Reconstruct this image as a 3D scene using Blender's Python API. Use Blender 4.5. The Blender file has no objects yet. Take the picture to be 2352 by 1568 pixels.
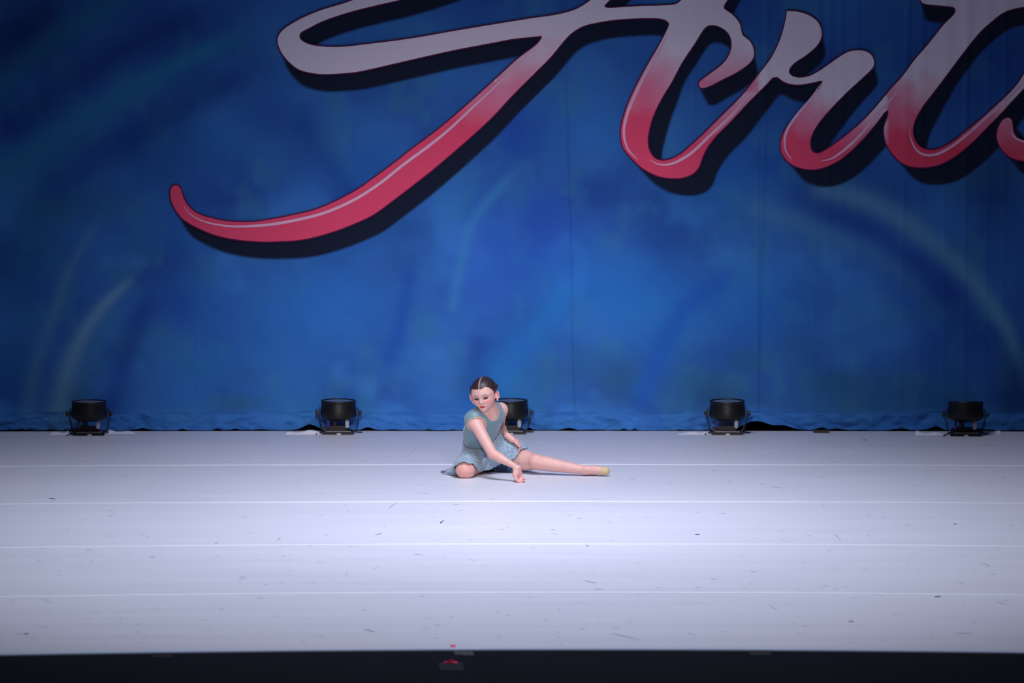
import bpy, bmesh, math, random
import numpy as np
from mathutils import Vector, Matrix
from mathutils.geometry import delaunay_2d_cdt

random.seed(7)
RNG = np.random.RandomState(7)
SC = bpy.context.scene
COL = SC.collection

# ------------------------------------------------------------------ camera
W, H, F = 2352, 1568, 10800.0
TILT = math.atan(1018.0 / F)
CAM_H = 3.10
cam = bpy.data.cameras.new('camera')
camo = bpy.data.objects.new('camera', cam)
COL.objects.link(camo)
camo.location = (0, 0, CAM_H)
camo.rotation_euler = (math.pi / 2 - TILT, 0, 0)
cam.sensor_width = 36.0
cam.lens = F / W * 36.0
cam.clip_end = 200
cam.dof.use_dof = True
cam.dof.focus_distance = 25.2
cam.dof.aperture_fstop = 4.5
SC.camera = camo

# ------------------------------------------------------------------ world, exposure
SC.view_settings.view_transform = 'Standard'
SC.view_settings.look = 'None'
SC.view_settings.gamma = 1
SC.view_settings.use_curve_mapping = False
SC.view_settings.exposure = 0.0
wld = bpy.data.worlds.new('world')
SC.world = wld
wld.use_nodes = True
wld.node_tree.nodes['Background'].inputs[0].default_value = (0.010, 0.013, 0.030, 1)
wld.node_tree.nodes['Background'].inputs[1].default_value = 1.0

# ------------------------------------------------------------------ stage lights
def look(o, tgt):
    d = Vector(tgt) - o.location
    o.rotation_euler = d.to_track_quat('-Z', 'Y').to_euler()

def spot(loc, tgt, power, angle, blend, col, size=0.25):
    l = bpy.data.lights.new('stage_spot', 'SPOT')
    l.energy = power; l.spot_size = math.radians(angle); l.spot_blend = blend
    l.color = col; l.shadow_soft_size = size
    o = bpy.data.objects.new('stage_spot', l); COL.objects.link(o)
    o.location = loc; look(o, tgt)
    return o

def area(loc, tgt, power, sx, sy, col, spread=120):
    l = bpy.data.lights.new('overhead_wash', 'AREA')
    l.shape = 'RECTANGLE'; l.size = sx; l.size_y = sy
    l.energy = power; l.color = col; l.spread = math.radians(spread)
    o = bpy.data.objects.new('overhead_wash', l); COL.objects.link(o)
    o.location = loc; look(o, tgt)
    return o

LAV = (0.79, 0.84, 1.0)
area((0.0, 22.6, 6.6), (0.0, 22.9, 0), 150, 2.6, 2.0, LAV, 96)
spot((0.0, 21.5, 8.0), (-0.1, 24.2, 0.0), 640, 44, 1.0, LAV, 0.7)
spot((0.3, 17.5, 7.5), (-0.1, 20.9, 0.0), 760, 46, 1.0, (0.82, 0.88, 1.0), 0.6)
spot((-0.5, 9.0, 5.0), (-0.05, 26.0, 0.5), 4700, 14.5, 1.0, (1.0, 0.90, 0.93), 0.5)
spot((2.2, 12.0, 6.5), (0.0, 25.2, 0.2), 1500, 17, 1.0, (0.90, 0.88, 1.0), 0.4)

# ------------------------------------------------------------------ helpers
def ray(px, py):
    x = (px - W / 2) / F; y = -(py - H / 2) / F
    c, s = math.cos(TILT), math.sin(TILT)
    return np.array([x, c + y * s, -s + y * c])

def on_floor(px, py, z=0.0):
    r = ray(px, py); t = (z - CAM_H) / r[2]
    return np.array([r[0] * t, r[1] * t, z])

def at(px, py, Y):
    r = ray(px, py); t = Y / r[1]
    return np.array([r[0] * t, Y, CAM_H + r[2] * t])

def depth_row(py):
    return on_floor(W / 2, py)[1]

def yo(y):
    return depth_row(33829.0 / y - 234)

def pix(p):
    """world point(s) -> photo pixel; used to copy the painted artwork onto the cloth at its measured place"""
    p = np.asarray(p, dtype=float)
    c, s = math.cos(TILT), math.sin(TILT)
    d = p - np.array([0, 0, CAM_H])
    fwd = d[..., 1] * c - d[..., 2] * s
    up = d[..., 1] * s + d[..., 2] * c
    return W / 2 + F * d[..., 0] / fwd, H / 2 - F * up / fwd

def lin(c):
    c = np.asarray(c, dtype=float) / 255.0
    return np.where(c <= 0.04045, c / 12.92, ((c + 0.055) / 1.055) ** 2.4)

def sm(a, b, x):
    t = np.clip((np.asarray(x, dtype=float) - a) / (b - a), 0, 1)
    return t * t * (3 - 2 * t)

def tag(o, label=None, cat=None, group=None, kind=None):
    if label: o['label'] = label
    if cat: o['category'] = cat
    if group: o['group'] = group
    if kind: o['kind'] = kind
    return o

def empty(name, loc=(0, 0, 0), rz=0.0):
    o = bpy.data.objects.new(name, None); COL.objects.link(o)
    o.location = loc; o.rotation_euler = (0, 0, rz); o.empty_display_size = 0.1
    return o

def link_mesh(name, me, mat=None, parent=None, smooth=True):
    o = bpy.data.objects.new(name, me); COL.objects.link(o)
    if mat: me.materials.append(mat)
    if parent is not None:
        o.parent = parent
    if smooth and len(me.polygons):
        me.polygons.foreach_set('use_smooth', np.ones(len(me.polygons), dtype=bool))
    return o

def mesh_np(name, V, Fq, mat=None, parent=None, smooth=True, cols=None, local=True):
    """V world coordinates; when parented to an unrotated empty the coordinates are made local"""
    V = np.asarray(V, dtype=np.float64)
    if parent is not None and local:
        V = V - np.array(world_loc(parent))
    me = bpy.data.meshes.new(name)
    if isinstance(Fq, np.ndarray):
        n, k = Fq.shape
        me.vertices.add(len(V)); me.vertices.foreach_set('co', V.astype(np.float32).ravel())
        me.loops.add(n * k); me.loops.foreach_set('vertex_index', Fq.astype(np.int32).ravel())
        me.polygons.add(n)
        me.polygons.foreach_set('loop_start', np.arange(0, n * k, k, dtype=np.int32))
        me.update(calc_edges=True)
    else:
        me.from_pydata([tuple(v) for v in V], [], Fq)
        me.update()
    if cols is not None:
        a = me.color_attributes.new('paint', 'FLOAT_COLOR', 'POINT')
        C4 = np.ones((len(V), 4), dtype=np.float32); C4[:, :3] = cols
        a.data.foreach_set('color', C4.ravel())
    return link_mesh(name, me, mat, parent, smooth)

def world_loc(o):
    p = Vector((0, 0, 0))
    while o is not None:
        p = p + o.location; o = o.parent
    return p

def bm_obj(name, bm, mat, parent=None, smooth=False, bevel=0.0):
    if bevel > 0:
        es = [e for e in bm.edges if len(e.link_faces) == 2 and e.calc_face_angle(0) > 0.6]
        bmesh.ops.bevel(bm, geom=es, offset=bevel, segments=2, affect='EDGES', clamp_overlap=True)
    bmesh.ops.recalc_face_normals(bm, faces=bm.faces)
    me = bpy.data.meshes.new(name); bm.to_mesh(me); bm.free()
    return link_mesh(name, me, mat, parent, smooth)

def bx(bm, c, s, rot=None):
    r = bmesh.ops.create_cube(bm, size=1.0)
    M = Matrix.Translation(c) @ (rot or Matrix.Identity(4)) @ Matrix.Diagonal((s[0], s[1], s[2], 1))
    bmesh.ops.transform(bm, matrix=M, verts=r['verts'])

def lathe(bm, prof, seg=40, M=None):
    rings = []
    for r, z in prof:
        if r < 1e-6:
            rings.append([bm.verts.new((0, 0, z))])
        else:
            rings.append([bm.verts.new((r * math.cos(2 * math.pi * k / seg), r * math.sin(2 * math.pi * k / seg), z)) for k in range(seg)])
    for a, b in zip(rings[:-1], rings[1:]):
        for k in range(seg):
            k2 = (k + 1) % seg
            if len(a) == 1: bm.faces.new((a[0], b[k], b[k2]))
            elif len(b) == 1: bm.faces.new((a[k], a[k2], b[0]))
            else: bm.faces.new((a[k], a[k2], b[k2], b[k]))
    if M is not None:
        bmesh.ops.transform(bm, matrix=M, verts=[v for r in rings for v in r])

def tube(bm, pts, r, seg=8):
    pts = [Vector(p) for p in pts]
    rings = []
    for i, p in enumerate(pts):
        d = (pts[min(i + 1, len(pts) - 1)] - pts[max(i - 1, 0)]).normalized()
        u = d.cross(Vector((0, 0, 1)))
        if u.length < 1e-3: u = d.cross(Vector((0, 1, 0)))
        u.normalize(); v = d.cross(u)
        rings.append([bm.verts.new(p + (u * math.cos(2 * math.pi * k / seg) + v * math.sin(2 * math.pi * k / seg)) * r) for k in range(seg)])
    for a, b in zip(rings[:-1], rings[1:]):
        for k in range(seg):
            bm.faces.new((a[k], a[(k + 1) % seg], b[(k + 1) % seg], b[k]))
    bm.faces.new(rings[0][::-1]); bm.faces.new(rings[-1])

# ------------------------------------------------------------------ materials
def mat(name, col, rough=0.6, metal=0.0, var=0.06, scale=30.0, bump=0.0, bscale=None, attr=False,
        sheen=0.0, stretch=(1, 1, 1), sub=0.0, spec=0.5):
    m = bpy.data.materials.new(name); m.use_nodes = True
    nt = m.node_tree; N = nt.nodes; L = nt.links
    b = N['Principled BSDF']
    b.inputs['Roughness'].default_value = rough
    b.inputs['Metallic'].default_value = metal
    b.inputs['Specular IOR Level'].default_value = spec
    if sheen: b.inputs['Sheen Weight'].default_value = sheen
    if sub:
        b.inputs['Subsurface Weight'].default_value = sub
        b.inputs['Subsurface Radius'].default_value = (1.0, 0.35, 0.2)
        b.inputs['Subsurface Scale'].default_value = 0.006
    tc = N.new('ShaderNodeTexCoord'); mp = N.new('ShaderNodeMapping')
    mp.inputs['Scale'].default_value = stretch
    L.new(tc.outputs['Object'], mp.inputs['Vector'])
    nz = N.new('ShaderNodeTexNoise'); nz.inputs['Scale'].default_value = scale; nz.inputs['Detail'].default_value = 4
    L.new(mp.outputs[0], nz.inputs['Vector'])
    mr = N.new('ShaderNodeMapRange')
    mr.inputs['From Min'].default_value = 0.3; mr.inputs['From Max'].default_value = 0.7
    mr.inputs['To Min'].default_value = 1 - var; mr.inputs['To Max'].default_value = 1 + var
    L.new(nz.outputs['Fac'], mr.inputs['Value'])
    vm = N.new('ShaderNodeVectorMath'); vm.operation = 'SCALE'
    if attr:
        a = N.new('ShaderNodeAttribute'); a.attribute_name = 'paint'
        L.new(a.outputs['Color'], vm.inputs[0])
    else:
        vm.inputs[0].default_value = tuple(lin(col))
    L.new(mr.outputs[0], vm.inputs['Scale'])
    L.new(vm.outputs[0], b.inputs['Base Color'])
    if bump:
        nb = N.new('ShaderNodeTexNoise'); nb.inputs['Scale'].default_value = bscale or scale * 3; nb.inputs['Detail'].default_value = 5
        L.new(mp.outputs[0], nb.inputs['Vector'])
        bp = N.new('ShaderNodeBump'); bp.inputs['Strength'].default_value = 1.0; bp.inputs['Distance'].default_value = bump
        L.new(nb.outputs['Fac'], bp.inputs['Height']); L.new(bp.outputs[0], b.inputs['Normal'])
    return m

# value noise in numpy
def vnoise(x, y, seed=0):
    r = np.random.RandomState(seed).rand(64, 64)
    xi = np.floor(x).astype(int); yi = np.floor(y).astype(int)
    fx = x - xi; fy = y - yi
    fx = fx * fx * (3 - 2 * fx); fy = fy * fy * (3 - 2 * fy)
    g = lambda i, j: r[(yi + j) % 64, (xi + i) % 64]
    return (g(0, 0) * (1 - fx) + g(1, 0) * fx) * (1 - fy) + (g(0, 1) * (1 - fx) + g(1, 1) * fx) * fy

def fbm(x, y, seed=0, o=4):
    v = 0; a = 0.5; t = 0
    for k in range(o):
        v = v + a * vnoise(x * 2 ** k + 13 * k, y * 2 ** k + 7 * k, seed + k); t += a; a *= 0.5
    return v / t

# ------------------------------------------------------------------ measured stage layout
Y_BACK = depth_row(989.2)
ROWS = [990, 1066, 1151, 1249, 1360, 1490]
DEP = [depth_row(r) for r in ROWS]

def seam_bow(x, d):
    """the vinyl lies in a very slight bow: its ends come forward at both sides"""
    half = 1176.0 / F * d
    u = np.asarray(x, dtype=float) / half
    k = (Y_BACK - d) / (Y_BACK - DEP[5])
    px = (2.0 + 8.5 * k) * u * u - 2.6 * k * u
    return -px * (depth_row(1300) - depth_row(1301)) * (d / depth_row(1300)) ** 2

# ================================================================== STRUCTURE
# stage floor: black deck below, vinyl dance floor strips above
m_vinyl = mat('vinyl_grey', (214, 214, 224), rough=0.42, var=0.035, scale=3.0, bump=0.0004, bscale=9, stretch=(0.25, 2.2, 1))
def add_streaks(m):
    nt = m.node_tree; N = nt.nodes; L = nt.links
    b = N['Principled BSDF']; src = b.inputs['Base Color'].links[0].from_socket
    tc = N.new('ShaderNodeTexCoord'); mp = N.new('ShaderNodeMapping'); mp.inputs['Scale'].default_value = (1.6, 28, 1)
    L.new(tc.outputs['Object'], mp.inputs['Vector'])
    nz = N.new('ShaderNodeTexNoise'); nz.inputs['Scale'].default_value = 3.0; nz.inputs['Detail'].default_value = 6; nz.inputs['Roughness'].default_value = 0.7
    L.new(mp.outputs[0], nz.inputs['Vector'])
    r = N.new('ShaderNodeMapRange'); r.inputs['From Min'].default_value = 0.62; r.inputs['From Max'].default_value = 0.78
    r.inputs['To Min'].default_value = 1.0; r.inputs['To Max'].default_value = 0.80
    L.new(nz.outputs['Fac'], r.inputs['Value'])
    r2 = N.new('ShaderNodeMapRange'); r2.inputs['From Min'].default_value = 0.25; r2.inputs['From Max'].default_value = 0.40
    r2.inputs['To Min'].default_value = 1.05; r2.inputs['To Max'].default_value = 1.0
    L.new(nz.outputs['Fac'], r2.inputs['Value'])
    mm = N.new('ShaderNodeMath'); mm.operation = 'MULTIPLY'; L.new(r.outputs[0], mm.inputs[0]); L.new(r2.outputs[0], mm.inputs[1])
    v = N.new('ShaderNodeVectorMath'); v.operation = 'SCALE'
    L.new(src, v.inputs[0]); L.new(mm.outputs[0], v.inputs['Scale']); L.new(v.outputs[0], b.inputs['Base Color'])
add_streaks(m_vinyl)
m_tape_w = mat('white_vinyl_tape', (242, 243, 250), rough=0.35, var=0.02, scale=8)
m_deck = mat('black_stage_deck', (9, 11, 22), rough=0.8, var=0.25, scale=6, bump=0.0008, bscale=60, spec=0.08)
m_black = mat('black_masking_cloth', (9, 9, 11), rough=0.95, var=0.2, scale=4, bump=0.002, bscale=40, spec=0.1)

floor = empty('floor'); tag(floor, kind='structure')
bm = bmesh.new(); bx(bm, (0, 21.0, -0.04), (22, 17, 0.07))
bm_obj('stage_deck', bm, m_deck, floor)
NX = 90
XS = np.linspace(-6.2, 6.2, NX)
THK = 0.003
for k in range(5):
    d0, d1 = DEP[k], DEP[k + 1]
    gap = 0.004
    rows = 4
    V = []; Fc = []
    for j in range(rows + 1):
        t = j / rows
        d = (d0 - gap) * (1 - t) + (d1 + gap) * t
        if k == 0 and j == 0: d = d0 + 0.03
        V.append(np.stack([XS, d + seam_bow(XS, d0 * (1 - t) + d1 * t), np.zeros(NX)], 1))
    top = np.concatenate(V)
    n = len(top)
    bot = top.copy(); bot[:, 2] = -THK - 0.0015
    A = np.concatenate([top, bot])
    for j in range(rows):
        for i in range(NX - 1):
            a = j * NX + i
            Fc.append((a, a + NX, a + NX + 1, a + 1))
    for i in range(NX - 1):   # front and rear edges
        a = rows * NX + i; Fc.append((a, a + n, a + n + 1, a + 1))
        a = i; Fc.append((a + 1, a + 1 + n, a + n, a))
    mesh_np('vinyl_strip', A, Fc, m_vinyl, floor, smooth=False)
for k in range(1, 5):        # white tape over each joint
    d = DEP[k]; V = []; Fc = []
    w = 0.014 + 0.0015 * k
    for dy, z in ((w, 0.0), (w, 0.0012), (-w, 0.0012), (-w, 0.0)):
        wob = 0.0025 * np.sin(XS * 3.1 + k) + 0.0015 * np.sin(XS * 11 + 2 * k)
        V.append(np.stack([XS, d + dy + wob + seam_bow(XS, d), np.full(NX, z)], 1))
    for j in range(3):
        for i in range(NX - 1):
            a = j * NX + i; Fc.append((a, a + NX, a + NX + 1, a + 1))
    mesh_np('seam_tape', np.concatenate(V), Fc, m_tape_w, floor, smooth=False)
# pale cut edge of the front strip, turned over the lip
d = DEP[5]; V = []; Fc = []
for dy, z in ((0.035, 0.0), (0.035, 0.0012), (-0.012, 0.0012), (-0.014, -0.0045)):
    V.append(np.stack([XS, d + dy + seam_bow(XS, d), np.full(NX, z)], 1))
for j in range(3):
    for i in range(NX - 1):
        a = j * NX + i; Fc.append((a, a + NX, a + NX + 1, a + 1))
mesh_np('front_edge_tape', np.concatenate(V), Fc, mat('clear_edge_tape', (205, 214, 232), rough=0.3, var=0.03, scale=5), floor, smooth=False)

# black rear wall behind the cloth, black side legs far off
bm = bmesh.new(); bx(bm, (0, Y_BACK + 1.6, 3.5), (22, 0.1, 7.2)); o = bm_obj('wall_back', bm, m_black); tag(o, kind='structure')

# ================================================================== BACKDROP
GAPS = [(50, 12, 2), (118, 10, 2), (328, 20, 4), (420, 13, 4), (500, 14, 4), (540, 12, 3), (712, 34, 13), (845, 22, 7),
        (1216, 12, 5), (1308, 26, 5), (1433, 9, 3), (1458, 9, 3), (1560, 10, 2), (1738, 62, 21), (1800, 40, 10), (1886, 22, 6), (1922, 14, 3),
        (2070, 34, 3), (2150, 26, 9), (2250, 20, 3), (905, 20, 2), (985, 14, 2), (600, 18, 1.5), (1040, 14, 1.5)]
PPM_B = F / math.hypot(Y_BACK, CAM_H)     # pixels per metre on the cloth
def hem_z(x):
    px = W / 2 + x * PPM_B
    z = 0.004 + 0.004 * np.abs(np.sin(px * 0.045)) * vnoise(px * 0.02, px * 0, 5)
    for c, w, h in GAPS:
        z = z + (h / PPM_B) * np.exp(-((px - c) / (w * 0.62)) ** 2)
    return z

def cloth_y(x, z):
    """folds of the hung cloth"""
    px = W / 2 + x * PPM_B
    y = 0.006 * np.sin(px * 0.011 + 1.0) + 0.004 * np.sin(px * 0.023 + z * 0.5)
    for c, w, a, sl in ((1305, 7, 0.0035, 22), (1745, 8, 0.005, -10), (960, 6, 0.002, 0), (1870, 5, 0.004, -4), (1900, 5, 0.003, 0), (1928, 6, 0.004, 2), (1962, 5, 0.003, 0),
                        (2070, 6, 0.005, -6), (2110, 5, 0.003, 0), (2165, 6, 0.003, 0), (2212, 6, 0.006, 0), (2262, 5, 0.003, 0), (2300, 6, 0.004, 0),
                        (1450, 5, 0.002, 0), (1590, 6, 0.002, 0), (820, 6, 0.0015, 0), (455, 6, 0.0015, 0)):
        amp = a * (0.35 + 0.65 * sm(0.9, 2.4, z)) if c > 1400 and c != 1745 else a
        y = y - 1.8 * amp * np.exp(-((px - c + sl * (z - 1.2)) / w) ** 2)
    # hem pocket: crumpled
    k = 1 - sm(0.06, 0.135, z)
    n = fbm(px * 0.018, z * 14 + px * 0.004, 31, 4) - 0.5
    n2 = fbm(px * 0.05, z * 40, 41, 3) - 0.5
    y = y - k * (0.004 + 0.050 * n + 0.022 * n2)
    y = y - 0.004 * np.exp(-((z - 0.112) / 0.006) ** 2)
    return y

def cloth_pt(px, py, off=0.0):
    """point of the painted cloth that the photo shows at px, py"""
    x = 0; Yc = Y_BACK
    p = at(px, py, Y_BACK)
    yy = Y_BACK + cloth_y(p[0], max(p[2], 0.14)) - off
    return at(px, py, yy)

# ---- lettering outline, traced from the photo (pixels)
WORD = [(900,-45),(810.9,0),(736,24),(692,42.5),(668,56),(647.6,71),(639,85),(638,98.6),(647.6,122),(668,146),(688.4,160),(715.6,167.3),(742.9,170),(783.7,168.4),(824.5,164),(926.5,141),(1035.4,116.3),(1110,102),(1178,89),'c',(1243,82.3),'c',(1244.6,86.7),(1232.7,102),(1188.4,136),(1151,170),(1076.2,238),(1008,296),(940,347),(906,374),(855,411.6),(821,435.4),(770,462.6),(719,483),(668,495),(600,507.5),(567.7,510.2),(520,507.8),(486,501),(458.8,492.5),(438.4,479),(423,458.5),(416.3,438),(411.2,428.6),(402.7,425.2),(395,429.6),(391.5,441.5),(394.2,462),(406,485.7),(424.8,506),(462.2,526.5),(503,541.8),(554,551),(601.7,554.4),(642.5,553.7),(676.5,552),(717.3,545.2),(775,528.2),(826,507.8),(860,490.8),(911,453.4),(962,414.3),(996.3,387),(1064.3,329),(1127,272),(1178,217.7),(1229,166.7),(1263,132.7),(1297,91.8),(1314,74.8),(1338,60.5),(1362,53.7),(1410.7,45.5),(1469.4,41.7),(1507.5,41.7),(1528,45.5),(1536.3,52.8),(1535.4,61.6),(1516.3,99.8),(1484,155.5),(1454.7,211),(1435.6,258),(1426.8,293.4),(1426.8,319.8),(1432.7,340.4),(1451.8,363.8),(1478,387.3),(1510.5,403.5),(1539.8,408.7),(1569,407.3),(1592.6,397.6),(1605.8,381.5),(1613,361),(1625,337.4),(1645.4,311),(1674.8,281.7),(1718.8,234.7),(1762.8,190.7),(1774,178),'c',(1786,177),(1796,184.9),(1813.6,192.2),(1837,194.2),(1863.5,190),'c',(1886.5,184.9),'c',(1889.3,187.8),(1881,205.4),(1863.5,228.9),(1837,261),(1810.7,287.6),(1797.5,311),(1793,331.6),(1796,352),(1810.7,371.2),(1831,383),(1857.6,388.8),(1884,386.7),(1916.3,374),(1945.7,353.6),(1980.9,319.8),(2010,286),(2030.8,258.2),'c',(2038,253),'c',(2041,256.7),(2037,272.9),(2030.8,293.4),(2032.2,317),(2041,340.4),(2057.2,361),(2077.7,377),(2104,383.8),(2133.5,383),(2162.8,375.6),(2192,359.4),(2227.3,331.6),(2262.6,296.4),(2297.8,261),(2327,228.9),(2352,202.5),(2400,150),'c',(2440,100),'c',(2400,112),(2352,170),(2338.9,190.7),(2309.5,223),(2280,249.4),(2250.8,275.8),(2221.5,299.3),(2192,322.8),(2162.8,339),(2142.3,344.8),(2121.7,341.8),(2107,331.6),(2098.2,314),(2096.8,293.4),(2104,270),(2121.7,240.6),(2142.3,214),(2177.5,167.3),(2212.7,120.3),(2250.8,73.4),(2280,47),(2303.7,29.3),(2327,20.5),(2352,16),(2440,12),'c',(2440,-60),'c',(2112,-60),(2112,-10),(2114.4,0),(2118.8,6.5),(2133.5,10.3),(2186.3,15.3),(2194.5,20.5),(2192,32.3),(2168.7,55.8),(2133.5,99.8),(2098.2,140.8),(2074.8,173),(2045.4,205.4),(2016,240.6),(1986.7,272.9),(1957.4,299.3),(1928,322.8),(1898.7,343.3),(1881,352),(1869.4,350.6),(1862,340.4),(1861,322.8),(1869.4,299.3),(1889.9,270),(1916.3,240.6),(1951.5,205.4),(1983.8,176),(2004.3,155.5),(2007.9,143.8),(2001.4,126.2),(1986.7,117.4),(1966.2,116),(1945.7,120.3),(1922.2,135),(1892.8,155.5),(1863.5,173),(1840,178.4),(1822.4,176),(1812.2,167.3),(1813.6,157),(1825.4,143.8),(1851.8,126.2),(1875.2,105.6),(1887,85),(1885.5,64.6),(1875.2,47),(1854.7,33.7),(1831,26.4),'c',(1807.7,25.5),'c',(1804.8,44),(1796,79.2),(1784.3,108.6),(1770,135),(1748,164.3),(1704,220),(1660,264),(1616,308),(1586.7,334.5),(1566.2,352),(1545.7,363.8),(1522.2,369),(1504.6,363.8),(1492.8,349),(1487.6,328.6),(1490,302.2),(1498.7,270),(1516.3,231.8),(1542.7,187.8),(1566.2,143.8),(1595.5,99.8),(1616,67.5),(1627.8,58),(1645.4,58.7),(1666,69),(1677.7,85),(1680.6,105.6),(1674.8,126.2),(1660,146.7),(1633.7,167.3),(1610.2,184.9),(1605,193.7),(1610.2,201.9),(1624.9,199.5),(1660,182),(1689.4,167.3),(1715.9,149.6),(1730.5,132),(1730.5,111.5),(1721.7,93.9),(1705.6,80.7),(1702.6,70.4),(1698.2,52.8),(1680.6,32.3),(1662.4,19),(1664.5,8.8),(1671.8,-1.5),(1692,-40),'c',(1700,-60),'c',(1600,-60),(1585,-30),(1564.7,0),(1554.5,8.8),(1528,12.3),(1469.4,14),(1396,18.2),(1387.8,14.7),(1390,10.3),(1400.4,0),(1440,-40),'c',(1455,-60),'c',(1415,-60),(1390,-30),(1356.8,0),(1331.3,17),(1314.3,24.5),(1280,33.3),(1212,43.5),(1144,54.4),(1042,71.4),(940,89),(838,102),(783.7,107.8),(736,106.5),(705.4,100.3),(689,89),(689,76.5),(708.8,64.6),(742.9,47.6),(804,27.2),(872,10.2),(916,0),(980,-18),'c',(1060,-45),'c']
ESS = [(2309.5,271.4),(2300.7,278.8),(2292,296.4),(2289.9,314),(2294.8,331.6),(2306.6,349),(2324,362.4),(2352,369),(2400,370),'c',(2440,360),'c',(2440,318),(2400,324),(2352,324),(2338.9,318.4),(2328.6,305.2),(2325.7,290.5),(2324,277),(2318.3,271.0)]
HILITE = [
 ([(421,472),(438,492.5),(462,506),(493,514.6),(533.7,519.7),(574.5,519),(622,515.3),(676.5,506),(731,493),(775,477),(826,451.7),(877,417.7),(928,377),(979,339.5),(1030,298.6),(1081,251),(1135.7,200),(1178,160),(1212,122.4),(1239,98.6)], 6.5),
 ([(1534,76),(1510.5,123),(1484,167),(1460.6,214),(1443,255),(1434,290.5),(1434,317),(1443,343.3),(1465,366.8)], 7),
 ([(1491.4,365.3),(1507.5,375.6),(1528,378.5),(1551.5,372.7),(1586.7,352),(1630.8,311),(1674.8,270),(1718.8,220),(1748,187.8)], 6.5),
 ([(1887,190.7),(1863.5,226),(1831,264),(1809,296.4),(1802,322.8),(1804.8,346),(1819.5,368)], 6.5),
 ([(1885.5,369.7),(1910.5,363.8),(1937,346),(1975,311),(2007,273),(2045.4,229),(2074.8,190.7)], 6.5),
 ([(2088,296.4),(2092.4,319.8),(2104,343.3),(2121.7,355),(2145,355.6),(2174.5,343.3),(2215.6,314),(2265.5,270),(2309.5,231.8),(2352,187.8),(2380,155)], 6.0),
 ([(2322.7,299),(2328.6,314),(2352,325),(2390,330)], 5.0)]

def smooth_loop(src, step=6.0, closed=True):
    pts = []; corner = []
    for s in src:
        if s == 'c':
            if corner: corner[-1] = True
        else:
            pts.append(np.array(s, float)); corner.append(False)
    n = len(pts); out = []
    for i in range(n if closed else n - 1):
        p1 = pts[i]; p2 = pts[(i + 1) % n]
        p0 = pts[(i - 1) % n] if (closed or i > 0) else p1
        p3 = pts[(i + 2) % n] if (closed or i < n - 2) else p2
        L = np.linalg.norm(p2 - p1)
        if L < 1e-6: continue
        # centripetal-like tangents, flat at corners
        t1 = (p2 - p0) / (np.linalg.norm(p2 - p1) + np.linalg.norm(p1 - p0) + 1e-9) * L
        t2 = (p3 - p1) / (np.linalg.norm(p3 - p2) + np.linalg.norm(p2 - p1) + 1e-9) * L
        if corner[i]: t1 = p2 - p1
        if corner[(i + 1) % n]: t2 = p2 - p1
        m = max(2, int(L / step))
        for k in range(m):
            t = k / m
            out.append((2*t**3-3*t**2+1)*p1 + (t**3-2*t**2+t)*t1 + (-2*t**3+3*t**2)*p2 + (t**3-t**2)*t2)
    if not closed: out.append(pts[-1])
    return np.array(out)

loop_word = smooth_loop(WORD); loop_s = smooth_loop(ESS)

def raster(loop, x0, x1, y0, y1):
    """even-odd scanline mask, one cell per pixel"""
    M = np.zeros((y1 - y0, x1 - x0), dtype=np.float32)
    a = loop; b = np.roll(loop, -1, 0)
    for r in range(y1 - y0):
        y = y0 + r + 0.5
        k = ((a[:, 1] <= y) & (b[:, 1] > y)) | ((b[:, 1] <= y) & (a[:, 1] > y))
        xs = np.sort(a[k, 0] + (y - a[k, 1]) / (b[k, 1] - a[k, 1]) * (b[k, 0] - a[k, 0]))
        for i in range(0, len(xs) - 1, 2):
            l = int(max(0, round(xs[i] - x0))); h = int(min(x1 - x0, round(xs[i + 1] - x0)))
            if h > l: M[r, l:h] = 1
    return M
RX0, RX1, RY0, RY1 = 340, 2460, -70, 520 + 80
MSK = np.maximum(raster(loop_word, RX0, RX1, RY0, RY1), raster(loop_s, RX0, RX1, RY0, RY1))
def blur(M, r):
    for ax in (0, 1):
        for _ in range(2):
            c = np.cumsum(np.pad(M, [(r + 1, r) if i == ax else (0, 0) for i in (0, 1)], mode='edge'), axis=ax)
            n = M.shape[ax]
            M = (np.take(c, np.arange(2 * r + 1, 2 * r + 1 + n), axis=ax) - np.take(c, np.arange(0, n), axis=ax)) / (2 * r + 1)
    return M
MB2 = blur(MSK, 4)
def samp(M, x, y):
    xi = np.clip(x - RX0 - 0.5, 0, M.shape[1] - 1.001); yi = np.clip(y - RY0 - 0.5, 0, M.shape[0] - 1.001)
    i = xi.astype(int); j = yi.astype(int); fx = xi - i; fy = yi - j
    v = (M[j, i] * (1 - fx) + M[j, i + 1] * fx) * (1 - fy) + (M[j + 1, i] * (1 - fx) + M[j + 1, i + 1] * fx) * fy
    ok = (x > RX0) & (x < RX1) & (y > RY0) & (y < RY1)
    return v * ok

def seg_dist(x, y, poly):
    """distance to polyline and position along it (0..1)"""
    P = np.array(poly, float); best = np.full(x.shape, 1e9); tt = np.zeros(x.shape); n = len(P) - 1
    for i in range(n):
        a, b = P[i], P[i + 1]; d = b - a
        t = np.clip(((x - a[0]) * d[0] + (y - a[1]) * d[1]) / (d @ d), 0, 1)
        r = np.hypot(x - a[0] - t * d[0], y - a[1] - t * d[1])
        k = r < best; best = np.where(k, r, best); tt = np.where(k, (i + t) / n, tt)
    return best, tt

def arc(pts, n=10):
    return smooth_loop(pts, 20, closed=False)

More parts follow.
